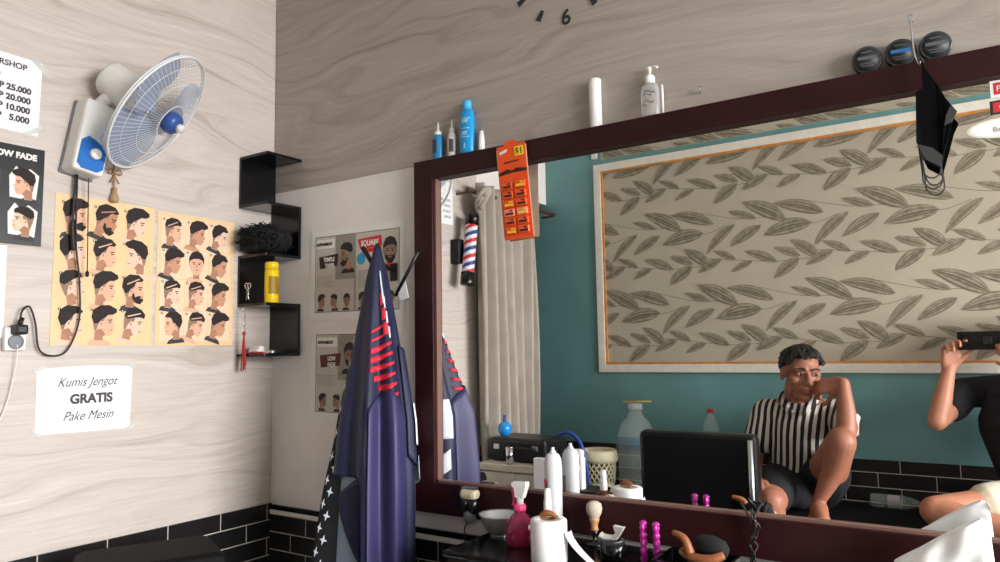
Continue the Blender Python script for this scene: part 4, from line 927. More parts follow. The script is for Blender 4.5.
o = thing('trimmer', 'white angled trimmer leaning across the black tool cup', 'trimmer', (1.385, -.150, CTz + .03))
b = new(); tube(b, [(1.362, -.150, CTz + .052), (1.372, -.150, CTz + .048), (1.392, -.150, CTz + .049), (1.400, -.150, CTz + .053)], lambda t: .009 - .003 * t, 10); part('body', b, M_['white_plastic'], o)
b = new(); prism(b, [(1.392, CTz + .046), (1.404, CTz + .046), (1.424, CTz + .076), (1.398, CTz + .078), (1.403, CTz + .062)], .143, .157, M=Matrix(((1, 0, 0, 0), (0, 0, -1, 0), (0, 1, 0, 0), (0, 0, 0, 1)))); part('head', b, M_['white_plastic'], o)
for k, (x, y) in enumerate(((1.4850, -.1850), (1.5155, -.1850))):
    o = thing('hair_clip', ('left' if k == 0 else 'right') + ' one of the two upright magenta alligator hair clips', 'hair clip', (x, y, CTz), group='magenta hair clips')
    for s in (-1, 1):
        b = new(); prof = [(.0, 0)]
        for q in range(22): prof.append((.0052 + .0014 * math.sin(q * 1.75), .002 + q * .0047))
        prof.append((.0, .1055)); lathe(b, prof, (x, y + s * .0050, CTz + .0002), seg=12, cap=False); part('jaw', b, M_['magenta'], o)
    b = new(); ell(b, (x, y, CTz + .100), (.0085, .009, .006)); ell(b, (x, y, CTz + .063), (.0078, .0085, .005)); part('hinge', b, M_['magenta'], o)
o = thing('organizer_box', 'black open organizer box holding the wood-handled duster brush', 'organizer', (1.60, -.205, CTz))
b = new()
for c, s in (((1.612, -.268, CTz + .024), (.150, .004, .048)), ((1.612, -.150, CTz + .024), (.150, .004, .048)), ((1.539, -.209, CTz + .024), (.004, .118, .048)), ((1.685, -.209, CTz + .024), (.004, .118, .048)), ((1.612, -.209, CTz + .003), (.150, .118, .005))): box(b, c, s)
part('tray', b, M_['black_gloss'], o)
b = new(); box(b, (1.686, -.268, CTz + .024), (.006, .008, .050), bevel=.001); box(b, (1.687, -.209, CTz + .024), (.003, .110, .044)); part('metal_edge', b, M_['steel'], o)
o = thing('duster_brush', 'neck duster brush with a curved tan wooden handle on the black organizer box', 'brush', (1.62, -.21, CTz + .05))
b = new(); lathe(b, [(.0, 0), (.028, .002), (.036, .012), (.038, .026), (.028, .040), (.0, .046)], (1.640, -.205, CTz + .052), (0.15, 0.1, 1), 24, cap=False); squash(b, -.205, .6); part('bristles', b, M_['black_matte'], o)
b = new(); tube(b, [(1.585, -.222, CTz + .062), (1.612, -.235, CTz + .054), (1.650, -.238, CTz + .056), (1.676, -.226, CTz + .066)], lambda t: .008 + .003 * math.sin(PI * t), 10); tube(b, [(1.570, -.225, CTz + .098), (1.596, -.232, CTz + .090), (1.608, -.234, CTz + .062)], lambda t: .006 + .005 * t, 10); part('handle', b, M_['orange_wood'], o)
b = new(); rnd = random.Random(2)
for s in range(4): tube(b, [(1.690 + rnd.uniform(-.011, .011) * (1 if k > 1 else .5) + .004 * math.sin(k), -.055 + rnd.uniform(-.008, .006), .835 - k * .0155 + rnd.uniform(-.004, .004)) for k in range(9)], .0020, 6)
tube(b, [(1.662, -.040, .846), (1.676, -.048, .828), (1.688, -.055, .806)], .0022, 6); tube(b, [(1.706, -.040, .846), (1.697, -.048, .828), (1.690, -.055, .806)], .0022, 6)
o = obj('twisted_cord', b, M_['cable']); tag(o, 'bunched black cord hanging down the mirror frame right of the duster', 'cord')
b = new(); box(b, (1.775, -.165, CTz + .009), (.13, .11, .016), bevel=.006); o = obj('folded_towel', b, M_['tissue']); tag(o, 'folded white cloth on the counter just right of the twisted cord', 'towel')
# crumpled white plastic bag, bottom right corner
mk('bag_white', (236, 234, 232), 0.55, var=0.02)
def bagpt(u, v):
    top = [(.0, .068), (.30, .100), (.52, .125), (.75, .148), (.94, .165), (1.0, .155)]
    for (u0, h0), (u1, h1) in zip(top, top[1:]):
        if u <= u1: t = (u - u0) / (u1 - u0); h = h0 + (h1 - h0) * t; break
    x = 1.972 + .160 * u + .008 * (1 - v); n = .007 * math.sin(9 * u + 4 * v) + .003 * math.sin(17 * u - 9 * v) + .002 * math.sin(31 * v + 5 * u)
    return x, h * v, n
b = new(); NU, NV = 26, 16
def fr_(u, v): x, z, n = bagpt(u, v); return (x, -.160 + n * .8 + .055 * v - .02 * math.sin(PI * u), CTz + .001 + z)
def bk_(u, v): x, z, n = bagpt(u, v); return (x, -.095 - n * .5 - .010 * v + .01 * math.sin(PI * u), CTz + .001 + z)
f1 = grid(b, fr_, NU, NV); f2 = grid(b, bk_, NU, NV)
for j in range(NV):
    for i in (0, NU): b.faces.new((f1[j][i], f1[j + 1][i], f2[j + 1][i], f2[j][i]))
for i in range(NU): b.faces.new((f1[0][i], f1[0][i + 1], f2[0][i + 1], f2[0][i])); b.faces.new((f1[NV][i], f1[NV][i + 1], f2[NV][i + 1], f2[NV][i]))
o = obj('plastic_bag', b, M_['bag_white']); tag(o, 'crumpled white plastic bag standing on the counter at the lower right corner', 'plastic bag')

# ------------------------------------------------------------------ stool at the left wall (its seat corner shows at the bottom left)
o = thing('padded_stool', 'black padded stool against the tiled left wall at lower left', 'stool', (.354, -.68, 0))
Rs = Matrix.Rotation(-.435, 3, 'Z')
b = new(); box(b, (.318, -.641, .660), (.26, .34, .075), R=Rs, bevel=.026); part('seat', b, M_['vinyl_black'], o)
b = new(); lathe(b, [(.03, .10), (.03, .42), (.022, .42), (.022, .622), (.06, .624)], (.318, -.641, 0), seg=20); part('column', b, M_['chrome'], o)
b = new(); lathe(b, [(.0, 0), (.20, 0), (.205, .012), (.05, .05), (.03, .10)], (.318, -.641, 0), seg=32, cap=False); part('base_plate', b, M_['steel'], o)
b = new(); lathe(b, [(.006, 0), (.007, .03), (.005, .04)], (.372, -.535, .652), (0, 0, 1), 12); part('lever', b, M_['grey_plastic'], o)

# ------------------------------------------------------------------ seen in the mirror: curtain, barber pole, cabinet, chair, things on the bench
mk('curtain_cloth', (172, 162, 150), 0.85, var=0.08, scale=10); mk('rod_brown', (84, 56, 46), 0.5); mk('pole_white', (232, 230, 232), 0.25, var=0.01); mk('pole_red', (206, 50, 56), 0.3, var=0.02); mk('pole_blue', (44, 74, 150), 0.3, var=0.02); mk('cabinet_cream', (206, 200, 182), 0.5); mk('ball_blue', (40, 140, 214), 0.2); mk('hose_blue', (44, 70, 150), 0.35); mk('basket_cream', (222, 212, 180), 0.5); mk('basket_dark', (96, 88, 62), 0.8); mk('water_plastic', (200, 210, 208), 0.08, alpha=0.22, var=0.02); mk('water_label', (70, 120, 150), 0.4, alpha=0.4); mk('yellow_stick', (196, 176, 60), 0.5)
o = thing('curtain_rod', 'brown curtain rod across the doorway beside the teal wall', 'curtain rod', (.07, -1.6, 2.01))
b = new(); tube(b, [(.075, -1.13, 1.985), (.075, -1.99, 1.985)], .010, 12, smooth=False); part('rod', b, M_['rod_brown'], o)
for y in (-1.14, -1.98):
    b = new(); tube(b, [(.0, y, 1.975), (.075, y, 1.975)], .006, 8, smooth=False); lathe(b, [(.014, -.008), (.014, .008)], (.075, y, 1.985), (0, 1, 0), 14); part('bracket', b, M_['rod_brown'], o)
o = thing('door_curtain', 'beige eyelet curtain hanging across the doorway, seen in the mirror', 'curtain', (.075, -1.56, 0))
b = new()
def cur(u, v):
    z = 2.03 - v * 1.75; y = -1.188 - u * .532 - .02 * math.sin(v * 2 + u); a = .030 + .012 * v
    return (.080 + a * math.sin(u * 2 * PI * 6 + .5 * math.sin(v * 3)) + .010 * math.sin(u * 31 + v * 4), y, z)
grid(b, cur, 120, 36); part('cloth', b, M_['curtain_cloth'], o, thick=.002)
for k in range(6):
    y = -1.20 - k * .105; b = new(); tube(b, [(.078 + .021 * math.cos(a * PI / 8), y, 1.985 + .021 * math.sin(a * PI / 8)) for a in range(17)], .0045, 8, smooth=False, cap=False); part('eyelet', b, M_['steel'], o)
b = new()
for k in range(3): tube(b, [(.115 + .030 * math.cos(a * PI / 6 + k), -1.205 + (.034 - k * .007) * math.sin(a * PI / 6 + k), 1.955 + .042 * math.cos(a * PI / 6 + 1.3 * k) - .012 * k) for a in range(13)], .013, 8, smooth=False)
part('knot', b, M_['curtain_cloth'], o)
o = thing('barber_pole', 'small striped barber pole with black caps on the left wall, in the mirror', 'barber pole', (.06, -1.17, 1.5))
PC = V((.085, -1.100, 1.512)); PA = V((0, -.055, .35)).normalized(); pl_ = .355; pr_ = .030
b = new(); NS = 48
def polept(u, v): u_, v_, a_ = basis(PA); return PC + PA * (.06 + (pl_ - .115) * v) + (u_ * math.cos(2 * PI * u) + v_ * math.sin(2 * PI * u)) * pr_
gv = grid(b, polept, NS, 60, close_u=True)
b.faces.ensure_lookup_table()
for j in range(60):
    for i in range(NS):
        k = int(math.floor(((i / NS) * 1.0 + j / 60 * 3.1) * 4)) % 4
        b.faces[j * NS + i].material_index = (0, 1, 0, 2)[k]
part('striped_cylinder', b, [M_['pole_white'], M_['pole_red'], M_['pole_blue']], o)
b = new(); lathe(b, [(.0, 0), (.032, 0), (.034, .004), (.034, .062), (.0, .064)], PC, PA, 28, cap=False); part('end_cap', b, M_['black_gloss'], o)
b = new(); lathe(b, [(.0, pl_ - .056), (.034, pl_ - .054), (.034, pl_ - .004), (.031, pl_), (.0, pl_)], PC, PA, 28, cap=False); part('end_cap', b, M_['black_gloss'], o)
b = new(); box(b, (.026, -1.105, 1.68), (.052, .045, .12), bevel=.005); part('wall_bracket', b, M_['black'], o)
CY, CTOP = -1.10, .680
o = thing('low_cabinet', 'low cream cabinet by the left wall behind the barber chair, in the mirror', 'cabinet', (.37, CY - .16, 0))
b = new(); box(b, (.338, CY - .150, .355), (.386, .270, .59)); part('carcass', b, M_['cabinet_cream'], o)
b = new(); box(b, (.338, CY - .145, CTOP - .015), (.400, .300, .030), bevel=.003); part('cabinet_top', b, M_['cabinet_cream'], o)
b = new(); box(b, (.338, CY - .150, .03), (.36, .25, .06)); part('plinth', b, M_['black'], o)
for k in range(2):
    b = new(); box(b, (.241 + k * .192, CY - .008, .355), (.188, .014, .575), bevel=.002); dr = part('door', b, M_['cabinet_cream'], o)
    b = new(); tube(b, [((.312 + k * .05), CY - .002, .44), ((.312 + k * .05), CY + .010, .45), ((.312 + k * .05), CY + .010, .53), ((.312 + k * .05), CY - .002, .54)], .004, 8); part('handle', b, M_['steel'], dr)
o = thing('tool_case', 'black tool case lying on the low cream cabinet', 'case', (.33, CY - .18, CTOP))
b = new(); box(b, (.305, CY - .175, CTOP + .056), (.310, .22, .108), bevel=.018); part('case_body', b, M_['leather'], o)
b = new(); tube(b, [(.27, CY - .065, CTOP + .06), (.27, CY - .048, CTOP + .067), (.40, CY - .048, CTOP + .067), (.40, CY - .065, CTOP + .06)], .008, 8); part('handle', b, M_['black'], o)
b = new(); [box(b, (x, CY - .063, CTOP + .07), (.03, .006, .022)) for x in (.20, .41)]; part('latch', b, M_['steel'], o)
b = new()
def heap(u, v):
    a = 2 * PI * u; r = .02 + .080 * v; return (.500 + .35 * r * math.cos(a), CY - .14 + 1.1 * r * math.sin(a), CTOP + .003 + .050 * (1 - v ** 2) * (1 + .25 * math.sin(3 * a) + .2 * math.sin(5 * a + 4 * v)))
grid(b, heap, 40, 14, close_u=True); o = obj('folded_cape', b, M_['cloth_black']); tag(o, 'heap of black cloth on the cabinet beside the tool case', 'cloth')
PB_ = CTOP + .1105
o = thing('perfume_bottle', 'round bright blue bottle with thin neck on the black tool case', 'bottle', (.217, CY - .11, PB_))
b = new(); ell(b, (.217, CY - .11, PB_ + .036), (.034, .034, .036)); part('body', b, M_['ball_blue'], o)
b = new(); lathe(b, [(.010, .0), (.008, .012), (.008, .034), (.0, .035)], (.217, CY - .11, PB_ + .066), seg=14); part('neck', b, M_['hub_blue'], o)
o = thing('steel_tumbler', 'small steel tumbler in front of the black tool case', 'cup', (.29, CY - .03, CTOP))
b = new(); lathe(b, [(.0, 0), (.016, 0), (.020, .075), (.018, .075), (.014, .003), (.0, .003)], (.300, CY - .022, CTOP + .0005), seg=24, cap=False); part('cup', b, M_['chrome'], o)
b = new(); lathe(b, [(.0195, .073), (.0215, .0765), (.0185, .077)], (.300, CY - .022, CTOP + .0005), seg=24, cap=False); part('rim', b, M_['chrome'], o)
o = thing('paper_bag', 'white paper bag with red print against the cabinet front, in the mirror', 'paper bag', (.52, CY + .03, .55))
b = new(); box(b, (.518, CY + .032, .640), (.105, .030, .175), bevel=.003); part('bag', b, M_['paper'], o)
b = new(); box(b, (.556, CY + .0485, .63), (.012, .002, .08), R=Matrix.Rotation(.25, 3, 'Y')); box(b, (.550, CY + .0485, .675), (.035, .002, .010)); part('red_print', b, M_['print_red'], o)
b = new(); box(b, (.664, CY - .002, .690), (.046, .035, .165), bevel=.014); box(b, (.678, CY - .002, .670), (.020, .040, .140), bevel=.008); o = obj('hand_towel', b, M_['tissue']); tag(o, 'rolled white hand towel standing beside the blue hose, in the mirror', 'towel')
b = new(); box(b, (.706, CY - .03, .300), (.11, .14, .60), bevel=.006); o = thing('bin', 'dark bin between the cream cabinet and the barber chair', 'bin', (.71, CY - .03, 0)); part('shell', b, M_['black'], o)
b = new(); box(b, (.706, CY - .03, .6005), (.115, .145, .012), bevel=.004); part('lid', b, M_['black'], o)
b = new(); tube(b, [(.325, -1.424, .60), (.340, -1.424, .73), (.385, -1.424, .780), (.445, -1.424, .797), (.505, -1.424, .750), (.537, -1.424, .62), (.545, -1.424, .30), (.545, -1.424, .012)], .0095, 10); o = obj('shower_hose', b, M_['hose_blue']); tag(o, 'blue hose arching from behind the cabinet down to the floor', 'hose')
# barber chair
o = thing('barber_chair', 'black leather barber chair with low square backrest, in the mirror', 'barber chair', (1.15, -1.0, 0))
b = new(); box(b, (1.150, -1.205, .700), (.475, .085, .315), bevel=.020); part('backrest', b, M_['leather'], o)
b = new(); box(b, (1.150, -.960, .460), (.46, .44, .11), bevel=.022); part('seat', b, M_['leather'], o)
b = new(); box(b, (1.150, -1.222, .48), (.40, .03, .25), bevel=.006); part('back_frame', b, M_['black'], o)
for s in (-1, 1):
    b = new(); box(b, (1.150 + s * .262, -1.00, .590), (.060, .34, .045), bevel=.014); ar = part('armrest', b, M_['leather'], o)
    b = new(); tube(b, [(1.150 + s * .255, -.88, .42), (1.150 + s * .262, -.88, .57)], .010, 10, smooth=False); tube(b, [(1.150 + s * .255, -1.14, .42), (1.150 + s * .262, -1.14, .57)], .010, 10, smooth=False); part('armrest_post', b, M_['chrome'], ar)
b = new(); tube(b, [(1.372, -1.150, .44), (1.372, -1.152, .84)], .010, 12, smooth=False); part('side_post', b, M_['steel'], o)
b = new(); lathe(b, [(.05, .05), (.05, .22), (.035, .22), (.035, .41), (.12, .41)], (1.150, -.98, 0), seg=24); part('pump_column', b, M_['chrome'], o)
b = new(); lathe(b, [(.0, 0), (.29, 0), (.295, .012), (.08, .05), (.05, .055)], (1.150, -.98, 0), seg=40, cap=False); part('base', b, M_['chrome'], o)
b = new(); box(b, (1.150, -.64, .235), (.36, .12, .03), R=Matrix.Rotation(.35, 3, 'X'), bevel=.008); tube(b, [(1.15, -.80, .42), (1.15, -.70, .26)], .016, 8, smooth=False); part('footrest', b, M_['steel'], o)
BZ = .4802
# things on the bench
o = thing('water_jug', 'clear water jug with blue label on the bench, left of the barber chair', 'jug', (.65, -1.75, BZ))
b = new(); lathe(b, [(.0, 0), (.086, 0), (.092, .010), (.092, .09), (.086, .10), (.092, .11), (.092, .20), (.086, .21), (.092, .22), (.092, .285), (.078, .335), (.045, .372), (.034, .387), (.032, .415)], (.650, -1.75, BZ), seg=36); part('bottle', b, M_['water_plastic'], o)
b = new(); lathe(b, [(.0925, .225), (.0925, .280)], (.650, -1.75, BZ), seg=36, cap=False); part('label', b, M_['water_label'], o)
b = new(); lathe(b, [(.037, .412), (.038, .416), (.038, .436), (.033, .440), (.0, .441)], (.650, -1.75, BZ), seg=24, cap=False); part('cap', b, M_['clear_plastic'], o)
b = new(); tube(b, [(.585, -1.75, BZ + .446), (.735, -1.752, BZ + .452)], .0038, 6, smooth=False); o = obj('yellow_stick', b, M_['yellow_stick']); tag(o, 'thin yellow stick laid across the cap of the water jug', 'stick')
o = thing('lattice_basket', 'cream plastic basket with lattice sides on the bench, in the mirror', 'basket', (.46, -1.72, BZ))
b = new(); lathe(b, [(.0, 0), (.072, 0), (.076, .006), (.080, .05), (.0, .05)], (.462, -1.70, BZ), seg=36, cap=False); lathe(b, [(.086, .146), (.097, .150), (.100, .166), (.096, .196), (.086, .208), (.080, .202), (.082, .165), (.078, .146)], (.462, -1.70, BZ), seg=40, cap=False); part('shell', b, M_['basket_cream'], o)
b = new(); lathe(b, [(.077, .045), (.084, .150)], (.462, -1.70, BZ), seg=36, cap=False); part('liner', b, M_['basket_dark'], o)
b = new()
for s in (-1, 1):
    for k in range(20):
        tube(b, [(.462 + (.079 + .007 * t) * math.cos(2 * PI * k / 20 + s * t * .9), -1.70 + (.079 + .007 * t) * math.sin(2 * PI * k / 20 + s * t * .9), BZ + .045 + .108 * t) for t in (0, .25, .5, .75, 1)], .0036, 5, smooth=False)
part('lattice', b, M_['basket_cream'], o)
o = thing('storage_crate', 'black crate on the bench behind the barber chair', 'crate', (1.02, -1.82, BZ))
b = new(); box(b, (1.016, -1.82, BZ + .045), (.22, .20, .09), bevel=.008); part('crate_body', b, M_['black'], o)
b = new(); box(b, (1.016, -1.82, BZ + .0945), (.23, .21, .009), bevel=.003); part('lid', b, M_['black'], o)
mk('red_cap', (190, 44, 50), 0.4); mk('red_label', (170, 36, 44), 0.5)
o = thing('soda_bottle', 'clear plastic bottle with red cap behind the barber chair backrest', 'bottle', (1.016, -1.82, BZ + .10))
zb = BZ + .0992
b = new(); lathe(b, [(.0, 0), (.038, 0), (.042, .012), (.042, .10), (.039, .12), (.042, .20), (.036, .24), (.018, .285), (.013, .295), (.013, .305)], (1.016, -1.80, zb), seg=28); part('bottle', b, M_['water_plastic'], o)
b = new(); lathe(b, [(.016, .302), (.016, .320), (.0, .321)], (1.016, -1.80, zb), seg=20); part('cap', b, M_['red_cap'], o)
b = new(); lathe(b, [(.0425, .13), (.0428, .20)], (1.016, -1.80, zb), seg=28, cap=False); part('label', b, M_['red_label'], o)
o = thing('empty_bottle', 'empty clear plastic bottle lying on the bench beside the sitting man', 'bottle', (1.78, -1.93, BZ))
eb, ea = (1.672, -1.945, BZ + .0305), (1, .04, 0.0)
b = new(); lathe(b, [(.0, 0), (.026, .0), (.030, .010), (.030, .13), (.026, .155), (.013, .190), (.011, .205)], eb, ea, 28); part('bottle', b, M_['water_plastic'], o)
b = new(); lathe(b, [(.0125, .200), (.0125, .218), (.0, .219)], eb, ea, 18, cap=False); part('cap', b, M_['clear_plastic'], o)
b = new(); lathe(b, [(.0304, .07), (.0304, .12)], eb, ea, 28, cap=False); part('label', b, M_['clear_plastic'], o)
# ------------------------------------------------------------------ people (seen in the mirror)
def cone(bm, p0, r0, p1, r1, seg=16):
    """closed tapered limb segment with rounded ends"""
    p0, p1 = V(p0), V(p1); d = p1 - p0; L = max(d.length, 1e-5)
    prof = []
    for k in range(5): a = PI / 2 * (1 - k / 4); prof.append((r0 * math.cos(a), -r0 * math.sin(a)))
    for k in range(5): a = PI / 2 * k / 4; prof.append((r1 * math.cos(a), L + r1 * math.sin(a)))
    lathe(bm, prof, p0, d, seg, cap=False)
    bmesh.ops.remove_doubles(bm, verts=bm.verts[-(len(prof) * seg):] if False else [], dist=1e-6)

def limb(bm, pts):
    for (p, r), (q, s) in zip(pts, pts[1:]): cone(bm, p, r, q, s)

def frame_of(fwd, up):
    f = V(fwd).normalized(); r = f.cross(V(up)).normalized(); u = r.cross(f); return r, f, u   # person's right, forward, up

def hand(bm, wrist, d, n, t, curl=(25, 35, 25), thumb=(35, 20), L=.175, spread=4.0, curls=None):
    """palm and five fingers: d towards the fingers, n the way the palm faces, t the thumb side"""
    d = V(d).normalized(); n = (V(n) - d * V(n).dot(d)).normalized(); t = (V(t) - d * V(t).dot(d) - n * V(t).dot(n)).normalized(); w = V(wrist)
    tips = []
    pl = L * .50
    offs = [.027, .009, -.009, -.026]; lens = [.072, .080, .075, .058]; kn = [0, .004, .001, -.006]
    for i in range(4):
        k = w + d * (pl + kn[i]) + t * offs[i]
        cone(bm, w + d * .012 + t * offs[i] * .62, .0145, k, .0112)
        if i < 3: cone(bm, w + d * .03 + t * (offs[i] + offs[i + 1]) * .40, .013, (k + w + d * pl + t * offs[i + 1]) / 2 - d * .006, .0105)
        cv = curls[i] if curls else curl
        p = k; dir_ = (d + t * math.tan(D2(spread * (1.5 - i)))).normalized(); rad = [.0096, .0088, .0078, .0068]; ang = 0; sh = [.46, .31, .23]
        for s in range(3):
            ang += D2(cv[s]); q = p + (dir_ * math.cos(ang) + n * math.sin(ang)) * lens[i] * sh[s]
            cone(bm, p, rad[s] * (.93 if i == 3 else 1), q, rad[s + 1] * (.93 if i == 3 else 1)); p = q
        tips.append(p)
    tb = w + d * .025 + t * .020
    a, c = D2(thumb[0]), D2(thumb[1])
    v1 = (d * math.cos(a) + t * math.sin(a)).normalized(); v1 = (v1 * math.cos(c) + n * math.sin(c)).normalized()
    q1 = tb + v1 * .040; q2 = q1 + (v1 * .9 + d * .25 + n * .12).normalized() * .030; q3 = q2 + (v1 * .7 + d * .45 + n * .15).normalized() * .024
    cone(bm, tb, .0155, q1, .0118); cone(bm, q1, .0112, q2, .0098); cone(bm, q2, .0096, q3, .0078)
    return tips

def foot(bm, ankle, fwd, down=(0, 0, -1)):
    a = V(ankle); f = V(fwd).normalized(); dn = V(down).normalized(); s = f.cross(dn).normalized()
    cone(bm, a + dn * .02 - f * .01, .036, a + dn * .045 - f * .035, .032)
    cone(bm, a + dn * .015 + f * .01, .036, a + dn * .045 + f * .09, .028)
    for k in (-1, 0, 1): cone(bm, a + dn * .052 + s * .014 * k - f * .02, .026, a + dn * .058 + f * .115 + s * .024 * k, .017)
    for k in range(5):
        o = (k - 2) * .0165; l = .150 - abs(k - 1) * .007 - (.010 if k == 4 else 0)
        cone(bm, a + dn * .058 + f * .11 + s * o, .0125, a + dn * .063 + f * l + s * o * 1.08, .0100 if k else .0125)

def head_shape(bm, c, fwd, up, neck_base, k=1.0):
    r, f, u = frame_of(fwd, up); c = V(c); R = Matrix((r, f, u)).transposed()
    P = lambda a, b_, d: c + (r * a + f * b_ + u * d) * k
    E = lambda p, rad: ell(bm, P(*p), tuple(x * k for x in rad), R=R, seg=28, rings=18)
    E((0, -.008, .032), (.074, .094, .080)); E((0, .026, -.030), (.059, .062, .080)); E((0, .064, -.093), (.027, .024, .022)); E((0, .040, -.088), (.042, .040, .026))
    for s in (-1, 1):
        E((s * .043, .056, -.022), (.024, .026, .022)); E((s * .0755, -.006, -.004), (.010, .020, .032)); E((s * .050, .010, -.070), (.016, .034, .030))
        cone(bm, P(s * .012, .084, .030), .0115 * k, P(s * .046, .068, .026), .0125 * k)
        E((s * .0125, .098, -.034), (.0095, .012, .0085))
    cone(bm, P(0, .086, .014), .0085 * k, P(0, .112, -.026), .0125 * k)
    cone(bm, P(-.019, .083, -.0565), .0075 * k, P(0, .0915, -.0555), .0085 * k); cone(bm, P(0, .0915, -.0555), .0085 * k, P(.019, .083, -.0565), .0075 * k)
    cone(bm, P(-.015, .083, -.0695), .0085 * k, P(.015, .083, -.0695), .0085 * k)
    cone(bm, neck_base, .062 * k, P(0, -.022, -.055), .056 * k)
    return r, f, u, P, R

def face_parts(root, r, f, u, P, R, k=1.0, gaze=0.0):
    for s in (-1, 1):
        b = new(); ell(b, P(s * .0315, .0765, .006), (.0140 * k, .0115 * k, .0066 * k), R=R, seg=16, rings=10); e = part('eye', b, M_['eye_white'], root)
        b = new(); ell(b, P(s * .0315 + gaze, .0850, .0062), (.0068 * k, .0042 * k, .0066 * k), R=R, seg=14, rings=8); part('iris', b, M_['iris'], e)
        b = new(); tube(b, [P(s * .014, .0905, .0135), P(s * .031, .0895, .0165), P(s * .048, .0760, .0095)], lambda t: .0022, 6); part('eyelid', b, M_['skin'], e)
        b = new(); tube(b, [P(s * .013, .0970, .027), P(s * .030, .0945, .0335), P(s * .052, .0795, .0270)], lambda t: .0042 * (1 - .5 * t), 6); part('eyebrow', b, M_['hair'], root)
    b = new(); tube(b, [P(-.021, .0870, -.0585), P(-.006, .0985, -.0560), P(0, .0985, -.0570), P(.006, .0985, -.0560), P(.021, .0870, -.0585)], lambda t: .0022 + .0030 * math.sin(PI * t), 8)
    tube(b, [P(-.019, .0875, -.0620), P(0, .0975, -.0665), P(.019, .0875, -.0620)], lambda t: .0022 + .0042 * math.sin(PI * t), 8); part('lips', b, M_['lip'], root)

def hair_shape(P, r, f, u, seed, n=420, length=.030, k=1.0):
    """short straight hair: locks lying along the scalp away from the crown, a fringe at the forehead"""
    b = new(); rnd = random.Random(seed)
    R = Matrix((r, f, u)).transposed()
    ell(b, P(0, -.016, .044), (.0775 * k, .092 * k, .078 * k), R=R, seg=24, rings=16)
    crown = V((-.01, -.05, .118))
    for i in range(n):
        a = rnd.uniform(-PI, PI); e = math.asin(rnd.uniform(-.40, 1.0)); x, y, z = math.cos(a) * math.cos(e), math.sin(a) * math.cos(e), math.sin(e)
        if y > .45 and z < .62: continue
        if y > -.02 and z < .20: continue
        if abs(x) > .75 and z < .0 and y > -.35: continue
        p0 = V((x * .078, -.008 + y * .099, .034 + z * .086)); nrm = V((x, y, z))
        d = (p0 - crown); d = d - nrm * d.dot(nrm)
        if d.length < 1e-4: continue
        d = d.normalized() + V((rnd.uniform(-.25, .25) + .25 * max(0, y), .25 * max(0, y), 0)); L = length * (1.0 if z > .35 else .55)
        q = p0 + d * L + nrm * (.008 + .010 * max(0, y) * max(0, z) - .004)
        cone(b, P(*p0), .0095 * k, P(*q), .0042 * k, 6)
    return remesh(b, .0042, 4)

# ---- the sitting man in the striped shirt: right knee drawn up, wrist bent to his mouth
man = thing('person', 'man in a black and white striped shirt with one knee drawn up on the bench', 'person', (1.42, -1.78, BZ))
b = new()
HC = V((1.466, -1.655, 1.076)); NB = V((1.442, -1.735, .945))
r, f, u, P, R = head_shape(b, HC, (.50, .86, -.10), (.04, -.06, 1), NB)
limb(b, [((1.415, -1.80, .585), .120), ((1.425, -1.785, .68), .122), ((1.440, -1.765, .82), .128), ((1.443, -1.745, .89), .095)])
limb(b, [((1.295, -1.745, .895), .052), ((1.443, -1.745, .925), .060), ((1.592, -1.735, .900), .052)])
# left arm hangs to the bench edge
limb(b, [((1.285, -1.742, .890), .048), ((1.245, -1.70, .73), .042), ((1.238, -1.685, .655), .036)]); limb(b, [((1.238, -1.685, .655), .037), ((1.262, -1.62, .640), .036), ((1.305, -1.49, .635), .024)])
hand(b, (1.305, -1.49, .637), (.30, 1, .05), (0, .1, -1), (1, -.3, 0), curl=(20, 25, 20), thumb=(30, 10))
# right arm: elbow on the knee
limb(b, [((1.600, -1.735, .892), .048), ((1.645, -1.62, .865), .043), ((1.655, -1.520, .846), .038)]); limb(b, [((1.655, -1.520, .846), .039), ((1.656, -1.535, .916), .038), ((1.648, -1.560, 1.040), .0255)])
hand(b, (1.645, -1.562, 1.044), (-1, -.08, -.22), (.15, -.85, -.55), (.1, .2, .9) if False else (0, .5, -.9), curl=(35, 55, 40), thumb=(40, 25))
# legs
limb(b, [((1.490, -1.78, .575), .092), ((1.565, -1.625, .685), .078), ((1.640, -1.475, .815), .056)]); limb(b, [((1.645, -1.465, .815), .055), ((1.622, -1.490, .745), .050), ((1.600, -1.505, .690), .046), ((1.543, -1.505, .575), .026)])
foot(b, (1.538, -1.500, .555), (.30, .95, 0))
limb(b, [((1.335, -1.78, .575), .092), ((1.355, -1.56, .580), .080), ((1.384, -1.375, .575), .057)]); limb(b, [((1.384, -1.370, .575), .055), ((1.380, -1.390, .43), .054), ((1.372, -1.370, .125), .034)])
foot(b, (1.372, -1.368, .082), (.05, 1, 0))
# bodies are closed and overlapping: fuse
bo = mesh_obj('body', remesh(b, .005, 5), M_['skin'], man); bo.matrix_parent_inverse = wm(man).inverted()
face_parts(man, r, f, u, P, R, gaze=.003)
h = mesh_obj('hair', hair_shape(P, r, f, u, 4), M_['hair'], man); h.matrix_parent_inverse = wm(man).inverted()
